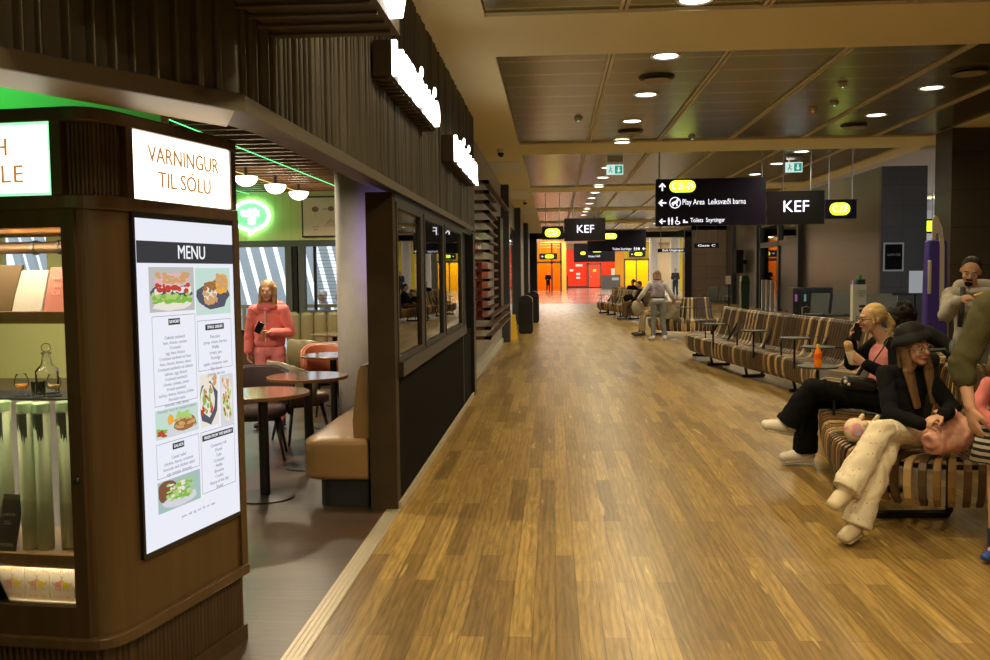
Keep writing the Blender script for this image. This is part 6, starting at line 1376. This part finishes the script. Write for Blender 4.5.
# --- person in black on the farthest bench
sh_ = V((.72, 16.35, 0))
J3 = {k: tuple(V(v)+sh_) if not k.startswith('hd') else v for k, v in J.items()}
R_ = Matrix.Rotation(PI/2, 3, 'Z'); c0 = V((3.40, 39.05, 0))
J3 = {k: (tuple(c0+R_ @ (V(J[k])-V((2.72, 22.75, 0)))) if not k.startswith('hd') else tuple(R_ @ V(J[k]))) for k in J}
figure('distant seated person in black with dark hair in front of the yellow gate', (3.4, 39.0, 0), J3, (-.8, -.5, -.4), SK, .95, .016, blk, blk, (dks, dks), dark, h_pony)
# --- standing people far away
def stander(label, x, y, face, top, pants, hairm, hf, S=1., skin=SK, vox=.016, arms=None, group=None):
    f = V((face[0], face[1], 0)).normalized(); r = V((f.y, -f.x, 0))
    def q(a, c, z): v = V((x, y, 0))+f*a*S+r*c*S; return (v.x, v.y, z*S)
    J = dict(pel=q(0, 0, .93), chest=q(0, 0, 1.25), neck=q(.0, 0, 1.42), head=q(.03, 0, 1.60), shL=q(0, -.18, 1.38), shR=q(0, .18, 1.38), elL=q(0, -.23, 1.10), wrL=q(.2, -.15, 1.08), hdL=f*.8+r*.4, elR=q(0, .23, 1.10), wrR=q(.2, .15, 1.06), hdR=f*.8-r*.4, hipL=q(0, -.09, .9), hipR=q(0, .09, .9), knL=q(.02, -.10, .49), anL=q(-.02, -.11, .09), toeL=q(.19, -.13, .035), knR=q(.02, .10, .49), anR=q(-.02, .11, .09), toeR=q(.19, .13, .035))
    if arms: J.update({k: (q(*v) if not k.startswith('hd') else v) for k, v in arms.items()})
    return figure(label, (x, y, 0), J, (f.x, f.y, -.08), skin, S, vox, top, pants, (dks, dks), hairm, hf, group=group)
stander('distant man standing in dark clothes by the white columns of the hall', 7.75, 58, (-.5, -.8), cloth('far_dark_jacket', (.05, .045, .06)), cloth('far_dark_jeans', (.04, .045, .06)), aub, h_short, 1.06, vox=.022)
stander('tiny distant person in dark clothes at the orange gate', -.45, 76.8, (.3, -.9), blk, blk, dark, h_short, 1., vox=.024)
# --- girl in pink in the cafe
cj = cloth('coral_jacket', (.78, .20, .18), .8, .06); cl_ = cloth('coral_leggings', (.74, .22, .22), .8, .05)
Cg = stander('girl in a coral pink jacket and leggings standing among the cafe tables', -2.99, 9.3, (.02, -1), cj, cl_, mat('light_brown_hair', (.40, .22, .08), .5, noise=.3, nscale=16, bump=.4), lambda *a: h_long(*a, L=.2, front=False), 0.90, SK, .009, arms=dict(head=(.04, 0, 1.61), elR=(-.02, .25, 1.12), wrR=(.04, .25, .90), hdR=(.02, -.1, -1), elL=(.02, -.25, 1.12), wrL=(.20, -.09, 1.13), hdL=(-.75, -.3, .25)))
blob('jacket_skirt', [C((-2.99, 9.3, .93), (-2.99, 9.3, 1.06), (.17, .13), (.165, .125), (1, 0, 0)), C((-3.06, 9.25, 1.285), (-2.92, 9.25, 1.285), .045, .045), C((-3.09, 9.35, 1.29), (-2.89, 9.35, 1.29), .05, .05)], .012, cj, Cg, wr=.008)
b = BM(); tube(b, [(-2.99, 9.165, 1.24), (-2.99, 9.155, 1.09), (-2.99, 9.155, .92)], .006, 6); wpart('zip', b, whs, Cg)
blob('pink_collar', [C((-3.0, 9.215, 1.255), (-2.98, 9.215, 1.255), .022, .026)], .01, cloth('collar_pink', (.75, .22, .40)), Cg)
o = thing('phone', 'dark phone held in front of the girl in the coral jacket', 'phone', (-3.02, 9.055, 1.075))
b = BM(); loft(b, [[V((x, y, z)) for x, y in ((-.036, -.005), (.036, -.005), (.036, .005), (-.036, .005))] for z in (-.06, .06)]); bmesh.ops.rotate(b, matrix=Matrix.Rotation(.5, 3, 'Y'), verts=b.verts); part('case', b, _M['phone_black'], o, bevel=.004)
# --- people outside, seen through the far cafe window
def sitter(label, x, y, ang, top, pants, hairm, S=1., vox=.016, hf=h_short):
    R2 = Matrix.Rotation(ang, 3, 'Z'); c0 = V((x, y, 0))
    JJ = {k: (tuple(c0+R2 @ (V(J[k])-V((2.72, 22.75, 0)))) if not k.startswith('hd') else tuple(R2 @ V(J[k]))) for k in J}
    ff = R2 @ V((-1, -.1, -.1))
    figure(label, (x, y, 0), JJ, ff, SK, S, vox, top, pants, (dks, dks), hairm, hf)
    o = thing('outdoor_bench', 'plain grey bench outside under '+('the white-haired person' if hf is h_short and x < -4.2 else 'the person in white'), 'bench', (x, y, 0))
    b = BM(); box(b, -.24, .24, -.24, .24, .40, .46); part('seat', b, _M['facade_steel'], o)
    for sx in (-.18, .18):
        b = BM(); box(b, sx-.03, sx+.03, -.2, .2, 0, .40); part('leg', b, _M['facade_steel'], o)
sitter('white-haired person in grey seen outside through the far cafe window', -4.80, 18.6, .3, cloth('outside_grey', (.25, .26, .3)), blk, mat('white_hair', (.75, .75, .7), .6))
sitter('person in white clothes outside, half hidden by the concrete column', -4.18, 17.6, .6, cloth('outside_white', (.75, .75, .75)), blk, brown)
